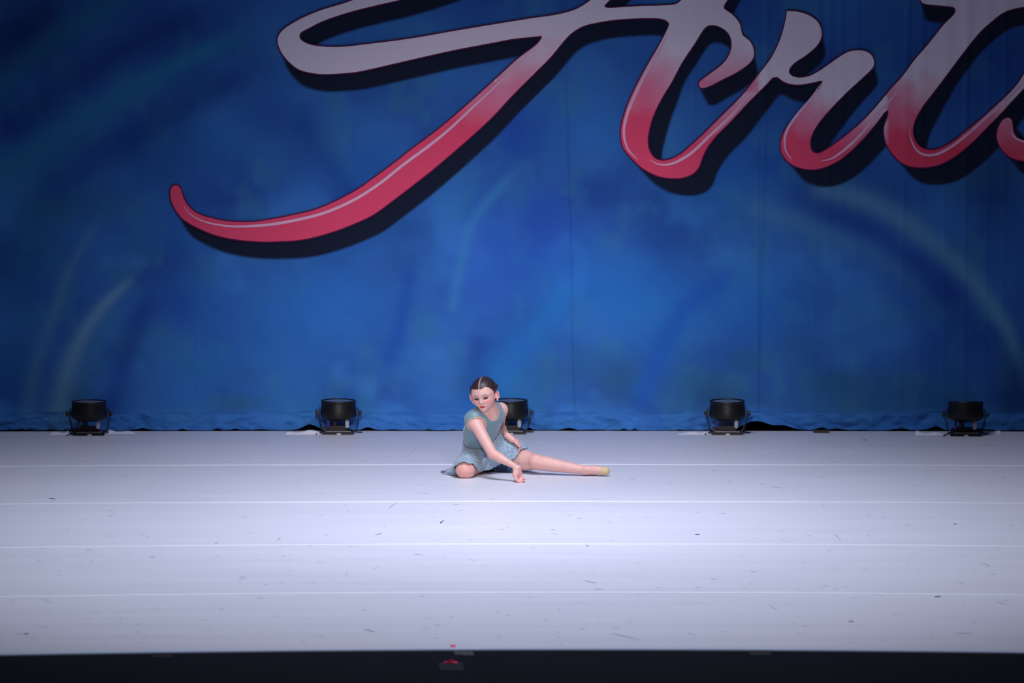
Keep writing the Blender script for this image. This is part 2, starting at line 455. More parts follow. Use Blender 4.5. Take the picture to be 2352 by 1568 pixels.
# airbrushed artwork: (polyline, half width start, half width end, colour, strength)
STROKES = [
 ([(-80,330),(0,190),(90,110),(200,40),(330,-30)], 42, 30, (30,96,140), 0.62),
 ([(-60,440),(60,360),(180,285),(330,190),(480,115),(620,55)], 44, 20, (34,108,158), 0.80),
 ([(60,400),(200,290),(300,225)], 60, 30, (36,100,150), 0.45),
 ([(-40,150),(60,60),(150,0)], 50, 50, (8,26,88), 0.5),
 ([(30,290),(180,180),(330,90),(520,10)], 44, 30, (12,44,120), 0.6),
 ([(130,420),(280,330),(430,240),(600,150)], 46, 30, (14,50,128), 0.55),
 ([(60,980),(80,850),(120,730),(170,600),(235,490)], 22, 9, (84,124,168), 0.42),
 ([(130,990),(150,880),(185,780),(240,700),(320,625)], 34, 8, (104,142,178), 0.74),
 ([(170,960),(200,850),(240,760),(290,690)], 34, 14, (60,120,170), 0.45),
 ([(250,960),(280,840),(320,740),(360,660)], 30, 30, (20,50,140), 0.55),
 ([(1740,480),(1860,520),(1980,570),(2080,635),(2150,700)], 26, 24, (66,116,168), 0.62),
 ([(1900,440),(2000,470),(2090,520),(2180,590),(2250,665),(2310,750),(2360,880)], 34, 15, (84,130,170), 0.74),
 ([(1900,480),(2010,530),(2120,620),(2200,710),(2260,830)], 34, 40, (18,52,140), 0.60),
 ([(1980,610),(2090,690),(2160,800),(2190,900)], 40, 40, (22,70,160), 0.35),
 ([(1040,700),(1060,600),(1080,520),(1140,440),(1210,370)], 14, 12, (60,130,190), 0.45),
 ([(1090,900),(1100,820),(1110,760)], 34, 26, (28,66,146), 0.6),
 ([(1130,960),(1180,820),(1270,720),(1300,620)], 70, 30, (34,120,205), 0.45),
 ([(900,820),(930,700),(945,600)], 26, 18, (24,76,170), 0.6),
 ([(1480,900),(1560,720),(1660,640),(1700,580)], 34, 18, (30,86,180), 0.7),
 ([(700,300),(740,360),(790,430),(800,480)], 40, 30, (22,62,150), 0.6),
 ([(430,880),(520,800)], 60, 40, (36,104,180), 0.35),
]
BLOBS = [ # x, y, rx, ry, colour, strength
 (1230,560,150,110,(40,90,200),0.55),(1110,640,90,130,(48,96,200),0.5),(1420,660,180,90,(34,118,210),0.5),(1500,740,120,80,(34,116,205),0.35),
 (1730,690,110,100,(34,112,200),0.5),(1240,500,60,60,(34,70,170),0.6),(560,690,170,80,(40,100,190),0.35),(770,690,120,80,(40,112,205),0.45),
 (400,540,120,50,(26,84,170),0.4),(230,470,80,60,(24,72,120),0.4),(480,330,120,60,(30,92,160),0.4),(930,420,180,70,(30,100,190),0.35),
 (560,860,46,26,(40,92,130),0.45),(550,925,60,24,(44,84,112),0.65),(470,850,60,30,(40,100,150),0.4),(1250,860,70,40,(44,96,140),0.55),(1350,830,50,40,(42,96,150),0.5),
 (1430,880,70,60,(44,88,128),0.65),(1560,840,80,80,(34,92,150),0.4),(1640,900,90,50,(38,84,118),0.6),(1730,830,50,30,(40,92,132),0.5),(1900,880,70,40,(30,74,118),0.6),
 (1830,800,60,50,(32,80,128),0.5),(2050,890,130,40,(34,82,120),0.5),(1980,930,180,28,(42,92,128),0.5),(1080,880,50,30,(46,92,130),0.5),(740,560,200,40,(36,104,190),0.3),
 (60,560,110,120,(20,72,120),0.5),(40,800,60,160,(18,76,130),0.45),(110,470,80,50,(26,70,110),0.4),(860,380,80,80,(32,90,170),0.3),
 (2280,420,90,140,(12,42,98),0.6),(2330,930,50,160,(12,34,70),0.6),(2200,900,60,80,(26,70,130),0.3),(1950,430,160,60,(20,66,130),0.4),(1640,470,120,60,(34,104,170),0.35),
 (1700,380,140,60,(24,92,180),0.4),(1350,300,100,60,(36,104,190),0.4),(1180,300,60,80,(26,72,180),0.5),(640,780,200,120,(38,104,185),0.4),(700,930,180,26,(44,108,170),0.4),
 (400,700,60,50,(24,64,160),0.5),(330,400,100,70,(20,70,140),0.4),(80,100,80,60,(8,30,80),0.4),(640,260,90,60,(22,70,150),0.4),(1880,720,120,90,(26,78,160),0.4),
]
def artwork(px, py):
    n1 = fbm(px / 170, py / 150, 3, 4); n2 = fbm(px / 70 + 9, py / 80, 11, 3)
    base = lin((52, 106, 184)); dark = lin((33, 72, 152)); teal = lin((54, 112, 162)); lite = lin((66, 130, 212))
    k = np.clip(0.55 + (n1 - 0.5) * 1.7, 0, 1)[..., None]
    C = dark * (1 - k) + base * k
    k2 = (sm(0.52, 0.75, n2) * 0.5)[..., None]; C = C * (1 - k2) + teal * k2
    k3 = (sm(0.55, 0.8, fbm(px / 130 + 40, py / 120 + 3, 23, 3)) * 0.5 * sm(350, 560, py))[..., None]; C = C * (1 - k3) + lite * k3
    # blend to a darker blue toward the upper corners
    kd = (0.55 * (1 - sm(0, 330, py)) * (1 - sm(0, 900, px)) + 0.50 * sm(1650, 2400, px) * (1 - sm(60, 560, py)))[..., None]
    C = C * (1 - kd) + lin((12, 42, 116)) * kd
    for x, y, rx, ry, c, s in BLOBS:
        k = (s * np.exp(-(((px - x) / rx) ** 2 + ((py - y) / ry) ** 2) ** 1.2))[..., None]
        C = C * (1 - k) + lin(c) * k
    for pl, w0, w1, c, s in STROKES:
        d, t = seg_dist(px, py, arc(pl))
        w = w0 * (1 - t) + w1 * t
        k = ((s * 1.08) * np.exp(-(d / w) ** 2) * (1 - 0.85 * sm(0.8, 1.0, t)))[..., None]
        C = C * (1 - k) + lin(c) * k
    C = C * np.array([0.96, 1.07, 0.99]) + lin((60, 110, 140)) * 0.03
    # painted navy depth of the lettering
    a = np.where(px < 1380, 15 + 6 * sm(300, 500, py), 9 + 24 * sm(170, 330, py))
    sh = np.zeros(px.shape)
    for s in np.linspace(0.0, 1.0, 15):
        sh = np.maximum(sh, samp(MB2, px - s * a, py - s * 41.0))
    sh = sm(0.15, 0.85, sh)[..., None]
    C = C * (1 - sh) + lin((16, 26, 48)) * sh
    # sewn panel seams of the cloth
    for sx_, sl_, st_ in ((1305, 0.022, 0.20), (1745, -0.004, 0.22)):
        kk = (st_ * np.exp(-((px - sx_ - sl_ * (py - 300)) / 2.6) ** 2))[..., None]
        C = C * (1 - kk) + lin((14, 44, 84)) * kk
    # hem pocket: lighter unpainted-blue cloth
    hb = (sm(944, 951, py) * 0.55)[..., None]
    C = C * (1 - hb) + lin((54, 114, 184)) * hb
    dn = (sm(0.56, 0.72, fbm(px / 60, py / 22, 77, 3)) * sm(958, 975, py) * 0.35)[..., None]
    C = C * (1 - dn) + lin((40, 82, 120)) * dn
    return C

gx = np.concatenate([np.linspace(-6.0, -3.3, 28)[:-1], np.arange(-3.3, 3.3, 0.0085), np.linspace(3.3, 6.0, 28)])
gz = np.concatenate([np.linspace(0, 0.15, 22)[:-1], np.arange(0.15, 2.75, 0.0085), np.linspace(2.75, 5.2, 20)])
GX, GZ = np.meshgrid(gx, gz)
HB = hem_z(GX) * (1 - sm(0.0, 0.16, GZ))
GZ2 = GZ + HB
GY = Y_BACK + cloth_y(GX, GZ)
VB = np.stack([GX, GY, GZ2], -1)
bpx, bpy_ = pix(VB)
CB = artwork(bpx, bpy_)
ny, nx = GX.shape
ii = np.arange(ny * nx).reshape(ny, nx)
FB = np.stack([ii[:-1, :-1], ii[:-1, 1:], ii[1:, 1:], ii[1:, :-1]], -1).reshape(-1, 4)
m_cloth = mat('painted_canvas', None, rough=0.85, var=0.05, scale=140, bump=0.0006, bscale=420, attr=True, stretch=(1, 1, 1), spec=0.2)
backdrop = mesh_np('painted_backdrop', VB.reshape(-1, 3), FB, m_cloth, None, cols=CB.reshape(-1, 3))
tag(backdrop, 'wide blue airbrushed cloth backdrop with red and white script lettering behind the stage', 'backdrop')

# ---- letters
def letter_col(p):
    x, y = p[:, 0], p[:, 1]
    base = np.where(x < 1380, y, np.where(x < 1775, y - 0.33 * (x - 1500), np.where(x < 2036, y - 0.30 * (x - 1850), y - 0.22 * (x - 2080))))
    lo = np.where(x < 1380, 85, np.where(x < 1775, 100, np.where(x < 2036, 195, 160)))
    hi = np.where(x < 1380, 290, np.where(x < 1775, 285, np.where(x < 2036, 320, 315)))
    n = fbm(x / 40, y / 40, 51, 3) - 0.5
    k = np.clip((base + n * 60 - lo) / (hi - lo), 0, 1)
    k = np.where((x > 1600) & (x < 1745) & (y < 215), np.clip((y + n * 40 - 95) / 190, 0, 0.55), k)
    k = np.where((x < 1140) & (y < 185), 0.0, k)
    C0 = lin((226, 213, 226)); C1 = lin((228, 138, 168)); C2 = lin((232, 74, 110)); C3 = lin((214, 46, 70))
    k = k[:, None]
    C = np.where(k < 0.5, C0 * (1 - 2 * k) + C1 * 2 * k, C1 * (2 - 2 * k) + C2 * (2 * k - 1))
    r = (0.7 * sm(1800, 2350, x) * k[:, 0])[:, None]
    return C * (1 - r) + C3 * r

def fill_mesh(loop, step=9.0):
    x0, y0 = loop.min(0); x1, y1 = loop.max(0)
    gxs = np.arange(math.floor(x0 / step) * step, x1, step); gys = np.arange(math.floor(y0 / step) * step, y1, step)
    P = np.array([(a, b) for a in gxs for b in gys])
    inside = samp(MSK, P[:, 0], P[:, 1]) > 0.5
    P = P[inside]
    n = len(loop)
    pts = [Vector(p) for p in loop] + [Vector(p) for p in P]
    v, e, f, *_ = delaunay_2d_cdt(pts, [(i, (i + 1) % n) for i in range(n)], [], 1, 1e-4)
    return np.array([tuple(a) for a in v]), [tuple(a) for a in f]

m_letter = mat('letter_paint', None, rough=0.8, var=0.03, scale=90, attr=True, spec=0.2)
m_outline = mat('maroon_outline_paint', (92, 26, 68), rough=0.85, var=0.05, scale=60, spec=0.2)
m_hilite = mat('pale_highlight_paint', (232, 178, 205), rough=0.8, var=0.03, scale=60, spec=0.2)

def ribbon(pts, w0, w1, off, closed=False, taper=False):
    n = len(pts)
    if closed: d = np.roll(pts, -1, 0) - np.roll(pts, 1, 0)
    else: d = np.gradient(pts, axis=0)
    d = d / (np.linalg.norm(d, axis=1)[:, None] + 1e-9); nrm = np.stack([-d[:, 1], d[:, 0]], 1)
    V = []
    for i in range(n):
        k = 1.0
        if taper:
            u = i / (n - 1); k = min(1, u / 0.22) * min(1, (1 - u) / 0.35); k = 0.12 + 0.88 * k ** 0.7
        V.append(cloth_pt(*(pts[i] + nrm[i] * w0 * k), off)); V.append(cloth_pt(*(pts[i] + nrm[i] * w1 * k), off))
    Fc = [(2*i, 2*i+1, 2*((i+1) % n)+1, 2*((i+1) % n)) for i in range(n if closed else n - 1)]
    return np.array(V), Fc

def submesh(V, Fc, keep):
    used = sorted({i for f in keep for i in f}); mp = {u: k for k, u in enumerate(used)}
    return V[used], [tuple(mp[i] for i in f) for f in keep], used

def signed_area(l):
    return 0.5 * np.sum(l[:, 0] * np.roll(l[:, 1], -1) - np.roll(l[:, 0], -1) * l[:, 1])

LET = []
for loop, cuts in ((loop_word, [-1e9, 1773, 2034, 1e9]), (loop_s, [-1e9, 1e9])):
    v2, fc = fill_mesh(loop)
    V3 = np.array([cloth_pt(a, b, 0.0090) for a, b in v2]); cols = letter_col(v2)
    cen = np.array([v2[list(f), 0].mean() for f in fc])
    sgn = 1 if signed_area(loop) > 0 else -1
    ov, of = ribbon(loop, -sgn * 3.0, sgn * 1.5, 0.0075, closed=True)
    ocen = loop[:, 0]
    for c0, c1 in zip(cuts[:-1], cuts[1:]):
        keep = [f for f, c in zip(fc, cen) if c0 < c <= c1]
        vv, ff, used = submesh(V3, fc, keep)
        L = mesh_np('painted_letter', vv, ff, m_letter, backdrop, cols=cols[used])
        kf = [f for f, c in zip(of, ocen) if c0 < c <= c1]
        vv, ff, _ = submesh(ov, of, kf)
        mesh_np('letter_outline', vv, ff, m_outline, L)
        LET.append((c0, c1, L))
names = ['white to red swash capital of the script word', 'script letter r in white and red', 'script letter t in white and red', 'dark red start of script letter s']
for (a, b, L), nm in zip(LET, names): L['label'] = nm
own = [0, 0, 0, 1, 1, 2, 3]
for (pl, w), k in zip(HILITE, own):
    p = smooth_loop(pl, 8, closed=False)
    vv, ff = ribbon(p, -w / 2, w / 2, 0.0115, taper=True)
    mesh_np('letter_highlight', vv, ff, m_hilite, LET[k][2])

# ================================================================== FLOOR DETAILS
# scuffs and heel marks worn into the vinyl, one "stuff" part of the floor
m_scuff = mat('rubber_scuff', (120, 120, 140), rough=0.6, var=0.3, scale=40)
m_scuff_d = mat('dark_rubber_scuff', (48, 48, 58), rough=0.6, var=0.3, scale=40)
def scuff_quads(lst, z):
    V = []; Fc = []
    for x, y, dx, dy, w in lst:
        a = on_floor(x - dx / 2, y - dy / 2)[:2]; b = on_floor(x + dx / 2, y + dy / 2)[:2]
        d = b - a; L = np.linalg.norm(d) + 1e-6; nrm = np.array([-d[1], d[0]]) / L
        bend = nrm * L * RNG.uniform(-0.03, 0.03)
        ww = w / 420.0 * (1.0 if abs(dx) > abs(dy) else 0.5)
        # half widths: depth is strongly foreshortened, so a stroke along x is made wider
        ww = ww * (5.0 * abs(d[0]) / L + 1.0 * abs(d[1]) / L) * 0.5
        i = len(V); mid = (a + b) / 2 + bend
        for p, k in ((a, 0.15), (a * 0.6 + mid * 0.4, 0.8), (mid, 1.0), (b * 0.6 + mid * 0.4, 0.7), (b, 0.1)):
            q = p + nrm * ww * k; r = p - nrm * ww * k
            V.append((q[0], q[1], z)); V.append((r[0], r[1], z))
        for k in range(4): Fc.append((i + 2*k, i + 2*k + 1, i + 2*k + 3, i + 2*k + 2))
    return np.array(V), Fc
big = [(120,1145,14,2,2.2),(870,1226,18,-7,1.4),(1016,1198,9,-8,2.0),(2194,1203,7,1,2.2),(2154,1370,14,-2,2.6),(1955,1427,10,-1,2.8),(640,1237,8,-7,1.4),
       (202,1263,9,1,1.6),(1350,1253,8,3,1.6),(1602,1227,11,1,2.6),(2050,1360,2,4,1.6),(1563,1384,3,1,1.8),(2238,1429,4,1,1.8),(60,1455,11,-2,2.4),(850,1448,30,8,1.6),
       (497,1247,6,-2,1.8),(210,1288,4,0,1.6),(651,1277,4,0,1.6),(1924,1232,16,14,1.0),(2265,1297,24,10,0.9),(1357,1336,32,7,1.2),(1638,1330,12,2,1.0),(1284,1401,3,9,1.2),
       (1440,1462,72,17,0.9),(940,1040,26,-26,0.8),(902,1161,20,-14,1.0),(1785,1119,30,4,0.9),(1888,1160,0.6,11,0.9),(1732,1313,16,1,0.9),(254,1184,5,0,1.4),(738,1184,3,0,1.4),
       (1663,1179,5,1,1.6),(1270,1216,10,1,1.2),(350,1279,13,0,1.6),(2215,1454,46,1,1.0),(1290,1480,3,1,1.0),(960,1273,20,1,1.0),(2300,1385,20,6,0.8),(1775,1395,22,12,0.7),
       (1986,1010,4,1,2.6),(2270,1022,56,0,0.6),(1916,1060,4,-3,1.0),(610,1010,0.6,4,1.0),(130,1008,2,6,0.8),(1048,1158,14,1,0.8),(1330,1190,9,2,0.9),(1165,1210,5,0,1.0)]
dark = [b for b in big if b[4] >= 1.9]; light = [b for b in big if b[4] < 1.9]
for _ in range(330):
    y = 1000 + 480 * RNG.rand() ** 0.8; x = RNG.uniform(-40, 2400)
    L = RNG.uniform(3, 16) * (0.6 + (y - 990) / 600)
    light.append((x, y, L, RNG.uniform(-0.25, 0.3) * L, RNG.uniform(0.25, 0.6)))
for _ in range(60):
    y = RNG.uniform(1000, 1480); x = RNG.uniform(-40, 2400)
    light.append((x, y, RNG.uniform(1.5, 4), RNG.uniform(0, 1), RNG.uniform(0.6, 1.1)))
v, f = scuff_quads(light, 0.0004); s = mesh_np('scuff_marks', v, f, m_scuff, floor, smooth=False); tag(s, kind='stuff')
v, f = scuff_quads(dark, 0.0005); s = mesh_np('heel_marks', v, f, m_scuff_d, floor, smooth=False); tag(s, kind='stuff')

def quad_patch(name, corners, z, m, label, cat, group=None, thick=0.0015, rip=0.0):
    """tape patch; corners are photo pixels of the patch on the plane z"""
    c = [on_floor(x, y, z) for x, y in corners]
    n = 8; top = []
    for j in range(3):
        for i in range(n + 1):
            u = i / n; t = j / 2
            p = (c[0] * (1 - u) + c[1] * u) * (1 - t) + (c[3] * (1 - u) + c[2] * u) * t
            p = p + np.array([RNG.uniform(-1, 1) * rip * (i in (0, n)), RNG.uniform(-1, 1) * rip * (j in (0, 2)) * 3, thick + rip * 0.4 * math.sin(i * 2.1 + j)])
            top.append(p)
    top = np.array(top); bot = top.copy(); bot[:, 2] = z + 0.0001
    V = np.concatenate([top, bot]); N = len(top); w = n + 1; Fc = []
    for j in range(2):
        for i in range(n):
            a = j * w + i; Fc.append((a, a + w, a + w + 1, a + 1))
    per = [i for i in range(w)] + [w + n, 2 * w + n] + [2 * w + i for i in range(n - 1, -1, -1)] + [w]
    for a, b in zip(per, per[1:] + per[:1]): Fc.append((a, b, b + N, a + N))
    cen = V.mean(0); cen[2] = z
    o = mesh_np(name, V - cen, Fc, m, None, smooth=False); o.location = cen
    tag(o, label, cat, group)
    return o
DZ = -0.0048
m_gaff = mat('grey_gaffer_tape', (70, 69, 74), rough=0.6, var=0.35, scale=18, stretch=(2.5, 0.5, 1), bump=0.001, bscale=30, spec=0.1)
m_gaff2 = mat('faded_gaffer_tape', (26, 28, 35), rough=0.55, var=0.2, scale=12, bump=0.001, bscale=30, spec=0.1)
m_gaff3 = mat('brownish_gaffer_tape', (42, 37, 42), rough=0.55, var=0.2, scale=12, bump=0.001, bscale=30, spec=0.1)
m_pink = mat('fluorescent_pink_tape', (250, 60, 105), rough=0.5, var=0.06, scale=30)
grp = 'gaffer tape patches along the front edge of the dance floor'
quad_patch('gaffer_tape', [(1039,1492.5),(1083,1491.5),(1090,1505),(1045,1504)], DZ, m_gaff, 'light grey creased gaffer tape patch below the pink spike mark', 'tape', grp, rip=0.002)
quad_patch('gaffer_tape', [(347,1499),(397,1498),(398,1510),(345,1510)], DZ, m_gaff2, 'dim grey gaffer tape patch at the left of the front floor edge', 'tape', grp, rip=0.001)
quad_patch('gaffer_tape', [(1718,1491.5),(1765,1492),(1773,1504),(1724,1505)], DZ, m_gaff3, 'dim brownish gaffer tape patch at the right of the front floor edge', 'tape', grp, rip=0.001)
quad_patch('floor_marker_tape', [(1008,1522),(1062,1521),(1066,1540),(1011,1540)], DZ, m_gaff2, 'dark tape patch on the black deck with the pink marker on it', 'tape', grp, rip=0.001)
quad_patch('spike_mark', [(1034,1480.8),(1046,1480.8),(1046.5,1485.4),(1035,1485.4)], 0.0, m_pink, 'small pink tape spike mark on the pale front floor strip', 'tape', 'pink spike marks')
# pink marker: flat strip with a small raised folded tab
p0 = on_floor(1036, 1522.5, DZ)
mk = empty('pink_marker', tuple(p0)); tag(mk, 'bright pink folded tape marker on the black deck below the grey patch', 'marker', 'pink spike marks')
bm = bmesh.new(); bx(bm, (p0[0], p0[1] - 0.005, p0[2] + 0.0035), (0.052, 0.03, 0.003)); bx(bm, (p0[0] - 0.012, p0[1] - 0.012, p0[2] + 0.0035), (0.034, 0.02, 0.003))
o = bm_obj('base_strip', bm, m_pink, mk, bevel=0.0008)
o.data.transform(Matrix.Translation(-Vector(p0)))
bm = bmesh.new()
vs = [bm.verts.new(v) for v in ((-0.013, 0.004, 0.004), (0.015, 0.004, 0.004), (0.009, 0.001, 0.014), (-0.006, 0.001, 0.0145), (-0.013, -0.004, 0.004), (0.015, -0.004, 0.004), (0.009, -0.001, 0.014), (-0.006, -0.001, 0.0145))]
for q in ((0,1,2,3),(7,6,5,4),(0,4,5,1),(1,5,6,2),(2,6,7,3),(3,7,4,0)): bm.faces.new([vs[i] for i in q])
bm_obj('folded_tab', bm, m_pink, mk, bevel=0.0005)

# curled white flaps of the rear vinyl edge lying against the cloth
m_flap = mat('white_vinyl_flap', (232, 230, 240), rough=0.5, var=0.03, scale=10)
def flap(x0, x1, h0, h1, row=992.5, deep=0.05):
    n = 14; V = []
    a = on_floor(x0, row); b = on_floor(x1, row)
    for j in range(5):
        t = j / 4
        for i in range(n + 1):
            u = i / n; p = a * (1 - u) + b * u
            hh = (h0 * (1 - u) + h1 * u) * 1.3 / 392.0 * (0.75 + 0.25 * math.sin(u * 9 + x0)) * min(1, u / 0.08 + 0.2) * min(1, (1 - u) / 0.08 + 0.2)
            V.append((p[0], p[1] - deep * (1 - t) - 0.016, 0.0012 + hh * t ** 1.6))
    V = np.array(V); w = n + 1; Fc = []
    for j in range(4):
        for i in range(n): k = j * w + i; Fc.append((k, k + 1, k + w + 1, k + w))
    o = mesh_np('edge_flap', V, Fc, m_flap, floor, smooth=True)
    s = o.modifiers.new('thick', 'SOLIDIFY'); s.thickness = 0.0015; s.offset = 1
    return o
for a in ((112, 162, 4, 7, 997), (246, 312, 6, 3, 994), (655, 736, 4, 7, 995), (1556, 1628, 2, 6, 995), (2100, 2170, 8, 4, 998), (2256, 2300, 5, 5, 995)):
    flap(*a)

# small brownish block under the cloth edge
p = on_floor(1886, 992)
bm = bmesh.new(); bx(bm, (0, 0, 0.008), (0.095, 0.02, 0.016)); bx(bm, (0.01, -0.012, 0.004), (0.05, 0.01, 0.007))
o = bm_obj('floor_weight', bm, mat('dark_brown_weight', (52, 44, 46), rough=0.6, var=0.2, scale=20), None, bevel=0.002)
o.location = (p[0], p[1] - 0.035, 0.0)
tag(o, 'small dark brown flat weight at the backdrop hem, right of the raised hem gap', 'weight')

# ================================================================== STAGE LIGHTS
m_hous = mat('black_painted_metal', (10, 10, 12), rough=0.45, var=0.15, scale=20, bump=0.0003, bscale=200, spec=0.35)
m_yoke = mat('worn_black_steel', (30, 30, 34), rough=0.35, var=0.25, scale=30, metal=0.3)
m_lens = mat('frosted_lens', (104, 112, 134), rough=0.35, var=0.08, scale=30)
m_conn = mat('grey_plastic_connector', (176, 176, 180), rough=0.5, var=0.06, scale=30)
m_cable = mat('black_rubber_cable', (12, 12, 14), rough=0.5, var=0.1, scale=30)
m_knobm = mat('black_plastic_knob', (16, 16, 22), rough=0.45, var=0.1, scale=40)
m_led = mat('violet_gel_label', (52, 44, 120), rough=0.5, var=0.08, scale=40)
m_steel = mat('bare_steel_bar', (120, 118, 122), rough=0.35, var=0.1, scale=40, metal=0.6)

def stage_light(px, py, tilt, rz, label, rim=1.0, seed=0):
    """px,py: photo position of the middle of the base's front edge"""
    rr = random.Random(seed)
    p = on_floor(px, py)
    root = empty('stage_light', (p[0], p[1] + 0.042, 0.0), rz)
    tag(root, label, 'stage light', 'flood lights along the foot of the backdrop')
    def P(name, bm, m, par=root, smooth=False, bevel=0.0): return bm_obj(name, bm, m, par, smooth, bevel)
    HZ = 0.128
    # housing: short drum, lens upward, domed underside
    T = Matrix.Translation((0, 0, HZ)) @ Matrix.Rotation(tilt, 4, 'X')
    bm = bmesh.new()
    lathe(bm, [(0.0, 0.060), (0.088, 0.060), (0.0915, 0.066), (0.0955, 0.070), (0.0985, 0.070), (0.1000, 0.045), (0.1035, 0.010), (0.1045, -0.012), (0.101, -0.026), (0.088, -0.036), (0.062, -0.042), (0.0, -0.044)], 48)
    bm.transform(T); h = P('housing', bm, m_hous, smooth=True)
    e = h.modifiers.new('sharp', 'EDGE_SPLIT'); e.split_angle = 0.6
    bm = bmesh.new(); lathe(bm, [(0.0, 0.0672), (0.060, 0.0668), (0.0895, 0.0650), (0.0895, 0.0605)], 40); bm.transform(T)
    P('lens', bm, m_lens, h, smooth=True)
    bm = bmesh.new(); lathe(bm, [(0.0985, 0.0705), (0.1012, 0.069), (0.1016, 0.058), (0.0995, 0.056)], 48); bm.transform(T)
    P('rim', bm, m_hous, h, smooth=True)
    bm = bmesh.new()
    for k in range(9):                      # cooling ribs under the drum
        bx(bm, (-0.056 + 0.014 * k, 0, -0.046), (0.003, 0.09, 0.012))
    bm.transform(T); P('cooling_fins', bm, m_hous, h)
    # yoke: two tapering flat arms, joined under the housing
    bm = bmesh.new()
    for s in (-1, 1):
        pts = [(0.108, HZ + 0.030, 0.010), (0.110, HZ + 0.012, 0.016), (0.110, HZ - 0.012, 0.017), (0.104, HZ - 0.060, 0.011), (0.092, 0.034, 0.010), (0.082, 0.019, 0.012), (0.05, 0.016, 0.014), (0.0, 0.016, 0.014)]
        prev = None
        for x, z, w in pts:
            ring = [bm.verts.new((s * (x + a), b, z)) for a, b in ((-0.002, -w), (0.002, -w), (0.002, w), (-0.002, w))] if z > 0.018 else \
                   [bm.verts.new((s * x, b, z + a)) for a, b in ((0.002, -w), (-0.002, -w), (-0.002, w), (0.002, w))]
            if prev:
                for k in range(4): bm.faces.new((prev[k], prev[(k + 1) % 4], ring[(k + 1) % 4], ring[k]))
            else: bm.faces.new(ring)
            prev = ring
        bm.faces.new(prev)
    P('yoke', bm, m_yoke)
    bm = bmesh.new()                        # second, looser bracket behind
    for s in (-1, 1):
        tube(bm, [(s * 0.113, 0.022, HZ + 0.02), (s * 0.118, 0.030, HZ - 0.03), (s * 0.110, 0.040, 0.06), (s * 0.100, 0.046, 0.012)], 0.0028, 8)
    tube(bm, [(-0.100, 0.046, 0.012), (0.100, 0.046, 0.012)], 0.0028, 8)
    P('rear_bracket', bm, m_yoke)
    for s in (-1, 1):                       # clamping knobs
        bm = bmesh.new()
        M = Matrix.Translation((s * 0.110, 0, HZ - 0.004)) @ Matrix.Rotation(s * math.pi / 2, 4, 'Y')
        lathe(bm, [(0.0, 0.0), (0.004, 0.0), (0.004, 0.010), (0.013, 0.011), (0.0145, 0.015), (0.0145, 0.021), (0.011, 0.025), (0.0, 0.026)], 10, M)
        if s < 0: bx(bm, (s * 0.129, -0.004, HZ - 0.002), (0.006, 0.012, 0.040), Matrix.Rotation(rr.uniform(-0.2, 0.2), 4, 'X'))
        P('knob', bm, m_knobm, bevel=0.0)
    # base: box with sloped ends, pale notch in front, bright bar on top
    bm = bmesh.new()
    for sx0, sx1, z0, z1 in ((0.086, 0.092, 0.0, 0.016),):
        v = []
        for sx, z in ((sx0, z0), (sx1, z1)):
            for a, b in ((-1, -1), (1, -1), (1, 1), (-1, 1)): v.append(bm.verts.new((a * sx, b * 0.042, z)))
        bm.faces.new(v[0:4][::-1]); bm.faces.new(v[4:8])
        for k in range(4): bm.faces.new((v[k], v[(k + 1) % 4], v[4 + (k + 1) % 4], v[4 + k]))
    b = P('base', bm, m_hous, bevel=0.002)
    bm = bmesh.new(); bx(bm, (0.004, -0.0425, 0.005), (0.024, 0.004, 0.009)); P('foot_tab', bm, m_conn, b, bevel=0.001)
    bm = bmesh.new(); bx(bm, (0.0, -0.036, 0.0195), (0.148, 0.008, 0.005)); P('cross_bar', bm, m_steel, b, bevel=0.001)
    bm = bmesh.new(); bx(bm, (0, 0.01, 0.034), (0.12, 0.04, 0.032)); bx(bm, (-0.07, 0.0, 0.030), (0.028, 0.045, 0.026)); P('driver_box', bm, m_hous, b, bevel=0.003)
    bm = bmesh.new(); lathe(bm, [(0.0, 0.0), (0.016, 0.0), (0.014, 0.05), (0.0, 0.05)], 12, Matrix.Translation((-0.022, 0.0, 0.048))); P('pan_spigot', bm, m_yoke)
    # data plugs hanging under the drum
    bm = bmesh.new(); lathe(bm, [(0.0, 0.0), (0.010, 0.0), (0.0115, 0.012), (0.0125, 0.016), (0.0125, 0.036), (0.009, 0.040), (0.009, 0.050), (0.0, 0.050)], 14, Matrix.Translation((0.052, -0.034, 0.041)))
    P('data_plug', bm, m_conn, smooth=False)
    bm = bmesh.new(); lathe(bm, [(0.0, 0.0), (0.009, 0.0), (0.010, 0.045), (0.0, 0.045)], 12, Matrix.Translation((-0.058, -0.030, 0.042))); P('power_plug', bm, m_led)
    bm = bmesh.new()
    s = 1 if seed % 2 else -1
    tube(bm, [(0.052, -0.034, 0.042), (0.056, -0.03, 0.028), (0.078, -0.01, 0.026), (0.096, 0.03, 0.02), (0.108, 0.055, 0.005), (0.135, 0.06, 0.004)], 0.0032, 8)
    P('data_cable', bm, m_cable, smooth=True); bm = bmesh.new()
    tube(bm, [(-0.058, -0.030, 0.043), (-0.062, -0.02, 0.026), (-0.094, 0.02, 0.012), (-0.118, -0.02 * s, 0.004), (-0.128, -0.045, 0.004)], 0.0034, 8)
    P('power_cable', bm, m_cable, smooth=True)
    return root

